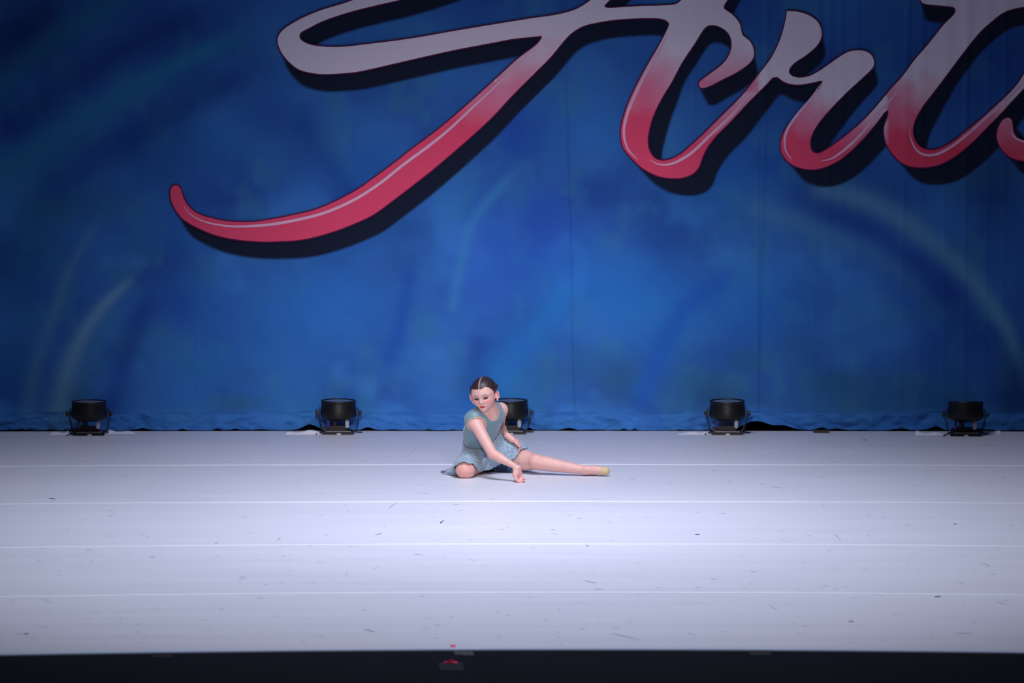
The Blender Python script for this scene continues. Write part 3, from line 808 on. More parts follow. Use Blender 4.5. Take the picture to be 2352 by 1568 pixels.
stage_light(203.5, 1000.5, -0.01, 0.03, 'black drum flood light at the far left foot of the backdrop', seed=1)
stage_light(777, 998.2, 0.0, -0.02, 'black drum flood light on white flap, between far left light and girl', seed=2)
stage_light(1172, 997.5, 0.0, 0.02, 'black drum flood light partly hidden behind the seated girl', seed=3)
stage_light(1671, 999.0, 0.01, -0.04, 'black drum flood light beside the raised dark gap in the backdrop hem', seed=4)
stage_light(2219, 1002.0, -0.10, -0.06, 'black drum flood light tipped back in the dim far right corner', seed=5)

# ================================================================== THE DANCER
class Vol:
    """signed distance volume sculpted with smooth unions, meshed as surface nets"""
    def __init__(s, lo, hi, h):
        s.lo = np.array(lo, float); s.h = h
        s.n = np.ceil((np.array(hi) - s.lo) / h).astype(int) + 1
        s.D = np.full(s.n, 0.06, dtype=np.float32); s.alt = None
    def win(s, lo, hi):
        a = np.clip(np.floor((np.array(lo) - s.lo) / s.h).astype(int), 0, s.n)
        b = np.clip(np.ceil((np.array(hi) - s.lo) / s.h).astype(int) + 1, 0, s.n)
        sl = tuple(slice(int(i), int(j)) for i, j in zip(a, b))
        if any(i >= j for i, j in zip(a, b)): return None, None
        g = [s.lo[k] + s.h * np.arange(a[k], b[k]) for k in range(3)]
        P = np.empty((b[0]-a[0], b[1]-a[1], b[2]-a[2], 3), dtype=np.float32)
        P[..., 0] = g[0][:, None, None]; P[..., 1] = g[1][None, :, None]; P[..., 2] = g[2][None, None, :]
        return sl, P
    def put(s, f, lo, hi, k=0.01, mode='u', pad=0.022):
        sl, P = s.win(np.array(lo) - pad - k, np.array(hi) + pad + k)
        if sl is None: return
        d = f(P).astype(np.float32); A = s.D[sl]
        if mode == 'u':
            hh = np.maximum(k - np.abs(A - d), 0) / k
            s.D[sl] = np.minimum(A, d) - hh * hh * k * 0.25
        else:
            d = -d
            hh = np.maximum(k - np.abs(A - d), 0) / k
            s.D[sl] = np.maximum(A, d) + hh * hh * k * 0.25
    def full(s):
        P = np.empty(tuple(s.D.shape) + (3,), dtype=np.float32)
        for k in range(3):
            sh = [1, 1, 1]; sh[k] = -1
            P[..., k] = (s.lo[k] + s.h * np.arange(s.D.shape[k])).reshape(sh)
        return P
    # primitives
    def cap(s, a, b, ra, rb, k=0.01, mode='u'):
        a = np.array(a, float); b = np.array(b, float); ba = b - a; L2 = ba @ ba + 1e-12; R = max(ra, rb)
        def f(P):
            q = P - a.astype(np.float32)
            t = np.clip((q @ ba.astype(np.float32)) / L2, 0, 1)
            return np.sqrt(((q - t[..., None] * ba.astype(np.float32)) ** 2).sum(-1)) - (ra + (rb - ra) * t)
        s.put(f, np.minimum(a, b) - R, np.maximum(a, b) + R, k, mode)
    def capf(s, a, b, ra, rb, n, fl, k=0.01, mode='u'):
        """capsule flattened along n by factor fl (<1 thinner)"""
        a = np.array(a, float); b = np.array(b, float); n = np.array(n, float); n /= np.linalg.norm(n); R = max(ra, rb)
        g = 1 / fl - 1
        ax = lambda q: q + g * (q @ n.astype(np.float32))[..., None] * n.astype(np.float32)
        ba = ax((b - a).astype(np.float32)); L2 = float(ba @ ba) + 1e-12
        def f(P):
            q = ax(P - a.astype(np.float32))
            t = np.clip((q @ ba) / L2, 0, 1)
            v = q - t[..., None] * ba; d = np.sqrt((v ** 2).sum(-1)); r = ra + (rb - ra) * t
            gn = (v + g * (v @ n.astype(np.float32))[..., None] * n.astype(np.float32))
            gl = np.sqrt((gn ** 2).sum(-1)) / (d + 1e-6)
            return (d - r) / np.maximum(gl, 0.5)
        s.put(f, np.minimum(a, b) - R, np.maximum(a, b) + R, k, mode)
    def ell(s, c, r, M=None, k=0.01, mode='u'):
        c = np.array(c, float); r = np.array(r, float); M = np.eye(3) if M is None else np.asarray(M)   # columns = axes
        R = r.max()
        def f(P):
            q = (P - c.astype(np.float32)) @ M.astype(np.float32)
            k0 = np.sqrt(((q / r) ** 2).sum(-1)); k1 = np.sqrt(((q / (r * r)) ** 2).sum(-1))
            return k0 * (k0 - 1) / np.maximum(k1, 1e-6)
        s.put(f, c - R, c + R, k, mode)
    def chain(s, pts, k=0.01, n=None, fl=1.0, mode='u'):
        # one limb: its segments meet without swelling at the joints, then the whole blends in with k
        Pn = [np.array(p, float) for p, r in pts]; Rn = [r for p, r in pts]; kk = 0.004
        def f(P):
            out = None
            for a, b, ra, rb in zip(Pn[:-1], Pn[1:], Rn[:-1], Rn[1:]):
                ba = (b - a).astype(np.float32); q = P - a.astype(np.float32)
                t = np.clip((q @ ba) / float(ba @ ba), 0, 1)
                d = np.sqrt(((q - t[..., None] * ba) ** 2).sum(-1)) - (ra + (rb - ra) * (t * t * (3 - 2 * t) * 0.4 + t * 0.6))
                if out is None: out = d
                else:
                    h = np.maximum(kk - np.abs(out - d), 0) / kk; out = np.minimum(out, d) - h * h * kk * 0.25
            return out
        R_ = max(Rn); s.put(f, np.min(Pn, 0) - R_, np.max(Pn, 0) + R_, k, mode)
    def sample(s, P):
        D_ = s.D if s.alt is None else s.alt
        q = (np.asarray(P) - s.lo) / s.h
        q = np.clip(q, 0, s.n - 1.001); i = q.astype(int); f = q - i; v = 0
        for dx in (0, 1):
            for dy in (0, 1):
                for dz in (0, 1):
                    w = (f[:, 0] if dx else 1 - f[:, 0]) * (f[:, 1] if dy else 1 - f[:, 1]) * (f[:, 2] if dz else 1 - f[:, 2])
                    v = v + w * D_[i[:, 0] + dx, i[:, 1] + dy, i[:, 2] + dz]
        return v
    def grad(s, P, e=0.004):
        g = np.stack([s.sample(P + np.eye(3)[k] * e) - s.sample(P - np.eye(3)[k] * e) for k in range(3)], 1)
        return g / (np.linalg.norm(g, axis=1)[:, None] + 1e-9)
    def mesh(s, iso=0.0):
        D = s.D - iso; S = D < 0
        m = [[0, 1], [0, 1], [0, 1]]
        any_ = np.zeros(np.array(S.shape) - 1, bool); all_ = np.ones(np.array(S.shape) - 1, bool)
        sl = lambda a, n: slice(a, n - 1 + a)
        for a in (0, 1):
            for b in (0, 1):
                for c in (0, 1):
                    v = S[sl(a, S.shape[0]), sl(b, S.shape[1]), sl(c, S.shape[2])]
                    any_ |= v; all_ &= v
        I = np.argwhere(any_ & ~all_)
        vid = np.full(any_.shape, -1, np.int32); vid[I[:, 0], I[:, 1], I[:, 2]] = np.arange(len(I))
        acc = np.zeros((len(I), 3)); cnt = np.zeros(len(I))
        corners = [(a, b, c) for a in (0, 1) for b in (0, 1) for c in (0, 1)]
        for c0 in corners:
            for ax in range(3):
                if c0[ax]: continue
                c1 = list(c0); c1[ax] = 1
                d0 = D[I[:, 0] + c0[0], I[:, 1] + c0[1], I[:, 2] + c0[2]]; d1 = D[I[:, 0] + c1[0], I[:, 1] + c1[1], I[:, 2] + c1[2]]
                k = (d0 < 0) != (d1 < 0)
                t = np.where(k, d0 / np.where(k, d0 - d1, 1), 0)
                p = np.tile(np.array(c0, float), (len(I), 1)); p[:, ax] += t
                acc[k] += p[k]; cnt[k] += 1
        V = (I + acc / cnt[:, None]) * s.h + s.lo
        Q = []
        for ax in range(3):
            o1, o2 = [k for k in range(3) if k != ax]
            A = S; sh = list(S.shape)
            s0 = [slice(1, n - 1) for n in sh]; s1 = [slice(1, n - 1) for n in sh]
            s0[ax] = slice(0, sh[ax] - 1); s1[ax] = slice(1, sh[ax])
            a = S[tuple(s0)]; b = S[tuple(s1)]
            for flip, K in ((False, a & ~b), (True, ~a & b)):
                J = np.argwhere(K)
                if not len(J): continue
                J = J + np.array([0 if k == ax else 1 for k in range(3)])
                def at_(d1, d2):
                    j = J.copy(); j[:, o1] -= d1; j[:, o2] -= d2
                    return vid[j[:, 0], j[:, 1], j[:, 2]]
                q = np.stack([at_(1, 1), at_(0, 1), at_(0, 0), at_(1, 0)], 1)
                if (ax == 1) != flip: q = q[:, ::-1]
                Q.append(q)
        Q = np.concatenate(Q); Q = Q[(Q >= 0).all(1)]
        return V, Q

def relax(V, Q, it=2, lam=0.5):
    e = np.concatenate([Q[:, [0, 1]], Q[:, [1, 2]], Q[:, [2, 3]], Q[:, [3, 0]]])
    for i in range(it):
        for l in (lam, -lam * 1.04):
            A = np.zeros_like(V); c = np.zeros(len(V))
            np.add.at(A, e[:, 0], V[e[:, 1]]); np.add.at(A, e[:, 1], V[e[:, 0]])
            np.add.at(c, e[:, 0], 1); np.add.at(c, e[:, 1], 1)
            V = V + l * (A / np.maximum(c, 1)[:, None] - V)
    return V

def unit(v):
    v = np.array(v, float); return v / np.linalg.norm(v)
def J(px, py, y): return at(px, py, yo(y))

# ---- joints (photo position, depth)
KNEE_R = J(1067, 1078.5, 25.42);  HIP_R = J(1100, 1049, 25.72)
HIP_L = J(1146, 1048, 25.80);     KNEE_L = J(1231, 1060.5, 25.56)
ANK_L = J(1345, 1079.5, 25.50);   TOE_L = J(1398, 1082, 25.48)
PELV = J(1121, 1046, 25.765)
BELLY = J(1104, 1014, 25.68);     RIBS = J(1106, 988, 25.60);   CHEST = J(1114, 965, 25.545)
NECKB = J(1126, 948, 25.525);     SKULLB = J(1119, 926, 25.475)
SH_R = J(1087, 964, 25.47);       EL_R = J(1131, 1041.5, 25.32); WR_R = J(1188, 1074, 25.235)
SH_L = J(1151, 941, 25.62);       EL_L = J(1148, 976, 25.79);   WR_L = J(1164, 1000, 25.63)

# ---- head frame: columns = head's right-hand image axis, face direction, up
def rotm(yaw, pitch, roll):
    Z = Matrix.Rotation(yaw, 3, 'Z'); X = Matrix.Rotation(pitch, 3, 'X'); Y = Matrix.Rotation(roll, 3, 'Y')
    return np.array(Z @ X @ Y)
HM = rotm(math.radians(-15), math.radians(17), math.radians(-8))
HX = HM[:, 0]; HF = -HM[:, 1]; HZ_ = HM[:, 2]
HA = np.stack([HX, HF, HZ_], 1)
HC = J(1111.5, 902.6, 25.475)
HS = 0.875
HD = np.array([1.0, 1.0, 0.90])        # a child's short round face
def hp(x, y, z): return HC + HA @ (np.array([x, y, z]) * HS * HD)
def hloc(P): return ((np.asarray(P) - HC) @ HA) / (HS * HD)

lo = J(1008, 1110, 25.15); lo[2] = -0.006; lo[1] = yo(25.13)
hi = J(1410, 860, 26.02); hi[1] = yo(26.02); hi[0] = 0.575
lo[0] = -0.36
VH = 0.0022
B = Vol([lo[0], lo[1], -0.008], [hi[0], hi[1], 0.60], VH)

side = unit(SH_L - SH_R)
up_t = unit(NECKB - BELLY); front = unit(np.cross(side, up_t))
if front[1] > 0: front = -front
# torso (kept in its own volume too: the bodice is cut from it)
def torso(V):
    V.capf(HIP_R + (0.006, 0.0, 0.004), HIP_L + (-0.006, 0, 0.004), 0.078, 0.078, (0, 0.2, 1), 0.92, 0.03)
    V.capf(PELV, BELLY, 0.092, 0.086, front, 0.80, 0.04)
    V.capf(BELLY, RIBS, 0.086, 0.094, front, 0.76, 0.04)
    V.capf(RIBS, CHEST, 0.094, 0.090, front, 0.74, 0.04)
    V.capf(CHEST - side * 0.025, CHEST + side * 0.035 + (0, 0, .005), 0.062, 0.060, front, 0.86, 0.04)
    V.cap(CHEST + up_t * 0.015 - side * 0.012, SH_R + (0.014, 0.0, 0.002), 0.046, 0.036, 0.03)
    V.cap(CHEST + up_t * 0.02 + side * 0.012, SH_L + (-0.010, 0.0, 0.0), 0.046, 0.036, 0.04)
    V.cap(SH_R + (0.006, 0.020, -0.012), RIBS - side * 0.048, 0.034, 0.046, 0.03)      # flank under the arm
    # trapezius to neck
    V.cap(SH_R + (0.03, 0.01, 0.008), NECKB + (-0.006, 0.004, 0.02), 0.022, 0.030, 0.03)
    V.cap(SH_L + (-0.03, 0.01, 0.004), NECKB + (0.006, 0.004, 0.02), 0.022, 0.030, 0.03)
torso(B)
T = Vol([-0.36, yo(25.30), 0.0], [0.06, yo(25.92), 0.44], 0.0024)
torso(T)
T.ell(SH_R + np.array((0.003, -0.002, -0.004)), (0.0385, 0.038, 0.038), None, 0.02)
T.cap(SH_R + np.array((0.004, 0, 0.004)), NECKB + np.array((-0.03, 0.0, 0.004)), 0.038, 0.036, 0.03)
# neck
B.cap(NECKB + (0, 0.004, -0.01), hp(0.0, -0.030, -0.045), 0.040, 0.036, 0.02)
B.cap(NECKB + (0.002, 0.02, 0.0), hp(0.0, -0.052, -0.02), 0.034, 0.030, 0.02)

# ---- legs
def leg(h, kn, an, bend, tops=(0.076, 0.066, 0.052), kn_r=0.042, calf=0.043, ank=0.0245, calf_dir=(0, 0.6, -0.4)):
    m1 = h * 0.6 + kn * 0.4; m2 = h * 0.25 + kn * 0.75
    cd = np.array(calf_dir) * 0.010
    c1 = kn * 0.72 + an * 0.28 + cd; c2 = kn * 0.4 + an * 0.6 + cd * 0.4
    B.chain([(h, tops[0]), (m1, tops[1]), (m2, tops[2]), (kn, kn_r), (c1, calf), (c2, calf * 0.80), (an, ank)], 0.02)
leg(HIP_L, KNEE_L, ANK_L, 0, tops=(0.076, 0.067, 0.054), kn_r=0.0410, calf=0.0385, ank=0.0225, calf_dir=(0, 0.4, 0.0))
B.ell(KNEE_L + np.array((0.0, -0.018, 0.008)), (0.026, 0.020, 0.024), None, 0.03)     # kneecap
ANK_R = J(1092, 1066, 25.70); ANK_R[2] = 0.03
leg(HIP_R, KNEE_R, ANK_R, 0, tops=(0.078, 0.070, 0.058), kn_r=0.0465, calf=0.044, ank=0.026, calf_dir=(0, 0, -0.3))
B.ell(KNEE_R + np.array((0.004, -0.012, 0.002)), (0.046, 0.036, 0.038), None, 0.02)
B.ell(KNEE_R + np.array((0.028, 0.0, -0.014)), (0.024, 0.030, 0.024), None, 0.02)      # flesh at side of folded knee
# right foot, folded back under the skirt
B.chain([(ANK_R, 0.027), (ANK_R + np.array((-0.02, 0.06, -0.006)), 0.024), (ANK_R + np.array((-0.03, 0.11, -0.012)), 0.016)], 0.015)
# left foot: pointed, rolled on its outer side, toes to the right
fx = unit(TOE_L - ANK_L)
HEEL = ANK_L + np.array((0.004, 0.020, -0.006))
B.chain([(ANK_L, 0.0225), (ANK_L + fx * 0.045 + np.array((0, -0.002, 0.006)), 0.0235), (ANK_L + fx * 0.085 + np.array((0, 0, 0.002)), 0.0215), (TOE_L - fx * 0.016, 0.0185)], 0.016)
B.cap(HEEL, ANK_L + fx * 0.05 + np.array((0, 0.012, -0.006)), 0.021, 0.018, 0.016)
B.ell(ANK_L + np.array((0.002, -0.018, 0.008)), (0.010, 0.008, 0.009), None, 0.012)     # ankle bone
NOARM = B.D.copy()      # torso and legs only: what the skirt drapes over
# ---- arms
def arm(sh, el, wr, rs, flat=None):
    m = sh * 0.55 + el * 0.45
    f = el * 0.68 + wr * 0.32
    B.chain([(sh, rs[0]), (m, rs[1]), (el, rs[2] * 1.06), (f, rs[3]), (el * 0.3 + wr * 0.7, rs[4] * 1.12), (wr, rs[4])], 0.016)
arm(SH_R, EL_R, WR_R, (0.0405, 0.0325, 0.0270, 0.0260, 0.0155))
arm(SH_L, EL_L, WR_L, (0.0385, 0.0290, 0.0240, 0.0235, 0.0155))
B.ell(SH_R + (0.002, -0.004, -0.009), (0.0385, 0.038, 0.038), None, 0.015)

# ---- hands
def hand(wr, d, n, s, L, curls, thumb, flex=0.0, rp=0.0105):
    """d along the palm, n out of the palm, s toward the thumb side"""
    d = unit(d); n = unit(np.array(n) - d * (np.array(n) @ d)); s = unit(s - d * (s @ d) - n * (s @ n))
    PL = 0.50 * L; spread = [0.0215, 0.0075, -0.0065, -0.0200]; out = []
    flen = [0.44, 0.485, 0.455, 0.36]; rr = [0.0070, 0.0072, 0.0069, 0.0061]; plen = [0.97, 1.0, 0.96, 0.88]
    for i in range(4):
        k = wr + d * PL * plen[i] + s * spread[i] * (L / 0.145)
        B.cap(wr + s * spread[i] * 0.45 + d * 0.004, k, 0.0125, rp, 0.012)
        pos = k; dd = unit(d + s * spread[i] * 2.0)
        for j, (fr, c) in enumerate(zip((0.46, 0.30, 0.24), curls[i])):
            a = math.radians(c); dd = unit(dd * math.cos(a) + unit(n - dd * (n @ dd)) * math.sin(a))
            q = pos + dd * flen[i] * L * fr
            B.cap(pos, q, rr[i] * (1 - 0.08 * j), rr[i] * (0.92 - 0.08 * j), 0.004)
            pos = q
        out.append((pos, dd))
    # thumb leaves the side of the palm near its base
    t0 = wr + d * 0.10 * L + s * 0.010
    t1 = t0 + unit(d * thumb[0][0] + s * thumb[0][1] + n * thumb[0][2]) * 0.27 * L
    t2 = t1 + unit(d * thumb[1][0] + s * thumb[1][1] + n * thumb[1][2]) * 0.20 * L
    t3 = t2 + unit(d * thumb[2][0] + s * thumb[2][1] + n * thumb[2][2]) * 0.16 * L
    B.cap(t0, t1, 0.0130, 0.0098, 0.012); B.cap(t1, t2, 0.0088, 0.0080, 0.004); B.cap(t2, t3, 0.0078, 0.0064, 0.004)
    B.ell(wr + d * 0.26 * L + s * 0.015 + n * 0.006, (0.016, 0.016, 0.016), None, 0.012)
    out.append((t3, unit(t3 - t2)))
    return out
tips_r = hand(WR_R, (0.14, 0.06, -0.98), (0.50, -0.86, 0.0), np.array((-0.8, -0.5, 0.0)), 0.112,
              [(34, 30, 16), (40, 32, 18), (48, 34, 20), (56, 34, 20)], ((0.80, 0.55, 0.30), (0.90, 0.0, 0.50), (0.85, -0.30, 0.45)), rp=0.0095)
tips_l = hand(WR_L, (0.80, 0.05, -0.50), (-0.52, -0.10, -0.80), np.array((-0.35, -1.0, -0.3)), 0.128,
              [(18, 42, 30), (20, 46, 32), (22, 46, 32), (24, 46, 30)], ((0.85, 0.60, 0.10), (1.0, 0.15, 0.25), (1.0, -0.1, 0.35)))

# ---- head
def HE(c, r, k=0.01, mode='u', R=None):
    M = HA if R is None else HA @ R
    B.ell(hp(*c), np.array(r) * HS * (HD if R is None else 1.0), M, k, mode)
def HCp(a, b, ra, rb, k=0.008, mode='u'): B.cap(hp(*a), hp(*b), ra * HS, rb * HS, k, mode)
HE((0, -0.014, 0.024), (0.0710, 0.0890, 0.0785), 0.02)                # cranium
HE((0, 0.022, 0.012), (0.0630, 0.0560, 0.0620), 0.03)                 # forehead and temples
HE((0, 0.020, -0.034), (0.0545, 0.0560, 0.0520), 0.03)                # midface
HCp((-0.030, 0.022, -0.060), (0.0, 0.054, -0.082), 0.022, 0.016, 0.03)  # jaw
HCp((0.030, 0.022, -0.060), (0.0, 0.054, -0.082), 0.022, 0.016, 0.03)
HE((0, 0.062, -0.083), (0.0175, 0.015, 0.0145), 0.016)                # chin
for sx in (-1, 1):
    HE((sx * 0.033, 0.050, -0.034), (0.0215, 0.021, 0.022), 0.026)       # cheeks
    HCp((sx * 0.012, 0.0715, 0.016), (sx * 0.046, 0.058, 0.016), 0.007, 0.006, 0.018)   # brow
    HE((sx * 0.0300, 0.0850, -0.001), (0.0185, 0.0115, 0.0125), 0.014, 's')  # eye socket
    HE((sx * 0.0300, 0.0610, -0.004), (0.0145, 0.0140, 0.0120), 0.003)      # lowered lid over the eye
    HCp((sx * 0.016, 0.0745, -0.0105), (sx * 0.043, 0.0665, -0.0085), 0.0022, 0.0020, 0.004)   # lash ridge
    HE((sx * 0.0078, 0.0830, -0.0345), (0.0050, 0.0065, 0.0048), 0.006)    # nostril wings
HCp((0, 0.0735, 0.004), (0, 0.0865, -0.026), 0.0050, 0.0064, 0.014)      # nose ridge
HE((0.0, 0.0900, -0.0290), (0.0068, 0.0070, 0.0064), 0.008)              # nose tip
for sx in (-1, 1): HE((sx * 0.0048, 0.0880, -0.0385), (0.0024, 0.0030, 0.0028), 0.003, 's')
HE((0, 0.062, -0.060), (0.026, 0.0175, 0.018), 0.014)                 # muzzle
HCp((-0.013, 0.0760, -0.0605), (0, 0.0800, -0.0565), 0.0026, 0.0040, 0.005); HCp((0.013, 0.0760, -0.0605), (0, 0.0800, -0.0565), 0.0026, 0.0040, 0.005)
HCp((-0.011, 0.0755, -0.0660), (0, 0.0790, -0.0680), 0.0026, 0.0048, 0.005); HCp((0.011, 0.0755, -0.0660), (0, 0.0790, -0.0680), 0.0026, 0.0048, 0.005)
for sx in (-1, 1):                                                     # ears: standing off the head
    R = np.array(Matrix.Rotation(math.radians(-sx * 42), 3, 'Z') @ Matrix.Rotation(math.radians(sx * 8), 3, 'Y'))
    HE((sx * 0.0840, -0.004, -0.024), (0.0074, 0.0185, 0.0265), 0.006, R=R)
    HE((sx * 0.0775, 0.004, -0.044), (0.0065, 0.0090, 0.0110), 0.006, R=R)
    HE((sx * 0.0895, 0.006, -0.022), (0.0050, 0.0100, 0.0160), 0.004, 's', R=R)
    HE((sx * 0.0690, 0.002, -0.024), (0.0100, 0.012, 0.016), 0.010)

# nothing may sink through the floor
fl = int(round((0.0 - B.lo[2]) / VH))
zz = B.lo[2] + VH * np.arange(B.n[2])
B.D = np.maximum(B.D, (0.0012 - zz)[None, None, :].astype(np.float32))
BV, BQ = B.mesh()
BV = relax(BV, BQ, 1, 0.45)

# ---- skin colours
def skin_paint(V):
    n = fbm(V[:, 0] * 60 + 5, V[:, 2] * 60 + V[:, 1] * 30, 61, 3) - 0.5
    C = lin((212, 167, 158)) * (1 + 0.10 * n[:, None])
    def mix(k, c):
        nonlocal C
        k = np.clip(k, 0, 1)[:, None]; C = C * (1 - k) + lin(c) * k
    def near(p, r): return np.exp(-(np.linalg.norm(V - p, axis=1) / r) ** 2)
    mix(0.45 * near(KNEE_R + np.array((0, -0.03, 0)), 0.045), (226, 142, 130)); mix(0.40 * near(KNEE_L, 0.05), (222, 146, 134))
    mix(0.35 * near(EL_R, 0.035), (228, 150, 140)); mix(0.4 * near(EL_L, 0.04), (228, 150, 140))
    for t, _ in tips_r + tips_l: mix(0.35 * near(t, 0.018), (230, 140, 136))
    mix(0.35 * near(WR_R + np.array((0, 0, -0.05)), 0.04), (232, 150, 146)); mix(0.4 * near(WR_L + np.array((0.03, 0, -0.02)), 0.04), (232, 150, 146))
    for t, dd in tips_r: mix(0.6 * near(t + dd * 0.005, 0.0035), (190, 40, 60))
    L = hloc(V); x, y, z = L[:, 0], L[:, 1], L[:, 2]; ax = np.abs(x)
    face = (np.abs(x) < 0.09) & (np.abs(z) < 0.12) & (np.abs(y) < 0.12)
    fr = face & (y > 0.035)
    # blush
    mix(np.where(fr, 0.55 * np.exp(-(((ax - 0.044) / 0.020) ** 2 + ((z + 0.030) / 0.016) ** 2)), 0), (232, 120, 118))
    # brows
    bz = 0.0190 + 0.10 * (ax - 0.014) - 1.6 * np.maximum(ax - 0.034, 0) ** 1.0 * 0.22
    mix(np.where(fr, 0.62 * np.exp(-((z - bz) / 0.0026) ** 2) * sm(0.010, 0.016, ax) * (1 - sm(0.042, 0.050, ax)), 0), (96, 70, 70))
    # eye shadow and lashes
    ez = -0.0065 + 0.10 * (ax - 0.030)
    mix(np.where(fr, 0.55 * np.exp(-(((ax - 0.031) / 0.0145) ** 2 + ((z - 0.002) / 0.0075) ** 2)), 0), (112, 92, 98))
    hw = 0.0155; u = (ax - 0.0300) / hw
    th = 0.0066 * np.sqrt(np.clip(1 - u * u, 0, 1))
    lid = fr & (np.abs(u) < 1)
    mix(np.where(lid, sm(1.35, 0.85, np.abs(z - ez + 0.0005) / (th + 1e-5)), 0) * 0.98, (8, 3, 3))
    wing = fr & (ax > 0.040) & (ax < 0.050)
    mix(np.where(wing, 0.85 * np.exp(-((z - ez - 0.9 * (ax - 0.042) - 0.0015) / 0.0020) ** 2) * (1 - sm(0.044, 0.050, ax)), 0), (30, 14, 14))
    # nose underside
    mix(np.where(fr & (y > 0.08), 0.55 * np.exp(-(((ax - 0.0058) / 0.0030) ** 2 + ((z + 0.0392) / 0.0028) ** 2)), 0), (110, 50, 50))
    # lips
    lu = x / 0.0215
    lt = 0.0052 * (1 - lu ** 2) + 0.0016 * np.exp(-((np.abs(lu) - 0.28) / 0.2) ** 2); lb = 0.0080 * (1 - lu ** 2)
    zc = -0.0625 - 0.0015 * lu ** 2
    inl = fr & (np.abs(lu) < 1) & (y > 0.05)
    dz = z - zc
    k = np.where(dz > 0, sm(1.25, 0.85, dz / (lt + 1e-4)), sm(1.25, 0.85, -dz / (lb + 1e-4)))
    mix(np.where(inl, k, 0) * 0.95, (176, 18, 32))
    mix(np.where(inl, 0.5 * np.exp(-(dz / 0.0012) ** 2), 0), (110, 10, 20))
    # ears pinker
    mix(np.where(face & (ax > 0.068) & (y < 0.03) & (z < 0.03), 0.40, 0), (228, 128, 118))
    mix(np.where(face & (ax > 0.072) & (y < 0.03) & (y > -0.01), 0.35 * np.exp(-((z + 0.004) / 0.014) ** 2), 0), (190, 90, 84))
    return C
GO = J(1110, 1085, 25.65)
girl = empty('person', (float(GO[0]), float(GO[1]), 0.0))
tag(girl, 'girl in dusty blue lace dress sitting on the floor, one leg stretched out, reaching down', 'person')
m_skin = mat('skin', None, rough=0.48, var=0.02, scale=60, attr=True, sub=0.15, spec=0.4, bump=0.0002, bscale=500)
body = mesh_np('body', BV, BQ, m_skin, girl, cols=skin_paint(BV))

# ================================================================== HAIR
Hv = Vol(HC - 0.135, HC + 0.135, 0.0019)
def hh(c, r, k=0.01, mode='u'): Hv.ell(hp(*c), np.array(r) * HS * HD, HA, k, mode)
hh((0, -0.014, 0.024), (0.0755, 0.0935, 0.0830), 0.01)
hh((0, 0.022, 0.012), (0.0675, 0.0595, 0.0665), 0.03)
for sx in (-1, 1):      # rolled-back sections above the ears
    Hv.cap(hp(sx * 0.058, 0.030, 0.036), hp(sx * 0.072, -0.020, 0.030), 0.011, 0.014, 0.012)
    Hv.cap(hp(sx * 0.072, -0.020, 0.030), hp(sx * 0.052, -0.075, 0.006), 0.014, 0.014, 0.012)
P = Hv.full()
L = hloc(P.reshape(-1, 3)).reshape(P.shape)
x, y, z = L[..., 0], L[..., 1], L[..., 2]
ax = np.abs(x)
# hairline: across the brow, a corner at each temple, down in front of the ear
c1 = 0.0640 - 0.002 * np.clip((ax - 0.02) / 0.03, 0, 1) + 0.5 * np.clip(x - 0.02, 0, 0.03) - z
c2 = (y - 0.020) - 0.55 * np.clip(z - 0.010, 0, 1) + 0.0 * z
cutf = np.minimum(c1, c2 * 0.9)                     # face opening: below the line AND in front
c3 = -(z + 0.034 - 0.9 * np.clip(-y - 0.01, 0, 0.05))            # nothing below the ears, nape stays covered
d = np.maximum(Hv.D, cutf); d = np.maximum(d, c3)
ear = np.sqrt(((ax - 0.078) / 1.0) ** 2 + ((y - 0.000) / 1.0) ** 2 + ((z + 0.026) / 1.25) ** 2) - 0.023
d = np.maximum(d, -ear)
d = np.maximum(d, 0.0016 - ax - 0.02 * (z < 0.02) - 0.02 * (y < -0.05) + 0.0 * x + np.where((z > 0.02) & (y > -0.05), 0, -0.02))   # centre parting
Hv.D = d.astype(np.float32)
Hv.cap(hp(0, -0.098, 0.010), hp(0, -0.112, 0.008), 0.030, 0.026, 0.012)      # low bun
HVv, HQ = Hv.mesh(); HVv = relax(HVv, HQ, 1, 0.4)
L = hloc(HVv); x, y, z = L.T
st = fbm(np.arctan2(np.abs(x), z + 0.06) * 40 + 5, y * 10, 71, 3) - 0.5
hc = lin((46, 34, 37)) * (1 + 0.9 * st[:, None]) * (1 + 0.10 * np.sin(np.arctan2(x, z) * 95 + y * 30))[:, None]
part = np.exp(-(x / 0.0030) ** 2) * sm(0.015, 0.03, z) * sm(-0.05, -0.03, y)
hc = hc * (1 - 0.85 * part[:, None]) + lin((196, 164, 160)) * 0.85 * part[:, None]
m_hair = mat('dark_brown_hair', None, rough=0.42, var=0.2, scale=240, attr=True, bump=0.0008, bscale=350, stretch=(1.0, 0.15, 1.0), spec=0.5)
mesh_np('hair', HVv, HQ, m_hair, girl, cols=np.clip(hc, 0, 1))

m_pearl = mat('white_stud', (250, 250, 252), rough=0.15, var=0.02, scale=50)
for sx in (-1, 1):
    c = hp(sx * 0.0800, 0.012, -0.056)
    bm = bmesh.new(); bmesh.ops.create_uvsphere(bm, u_segments=14, v_segments=10, radius=0.0036)
    o = bm_obj('earring', bm, m_pearl, girl, smooth=True); o.location = Vector(c) - girl.location

# ================================================================== DRESS
m_bod = mat('dusty_blue_jersey', (104, 137, 148), rough=0.5, var=0.04, scale=25, bump=0.0005, bscale=60, sheen=0.3)
BO = Vol(T.lo, T.lo + T.h * (T.n - 1), T.h); BO.n = T.n; BO.D = T.D - 0.0048
def cut_cap(a, b, ra, rb, k=0.004): BO.cap(a, b, ra, rb, k, 's')
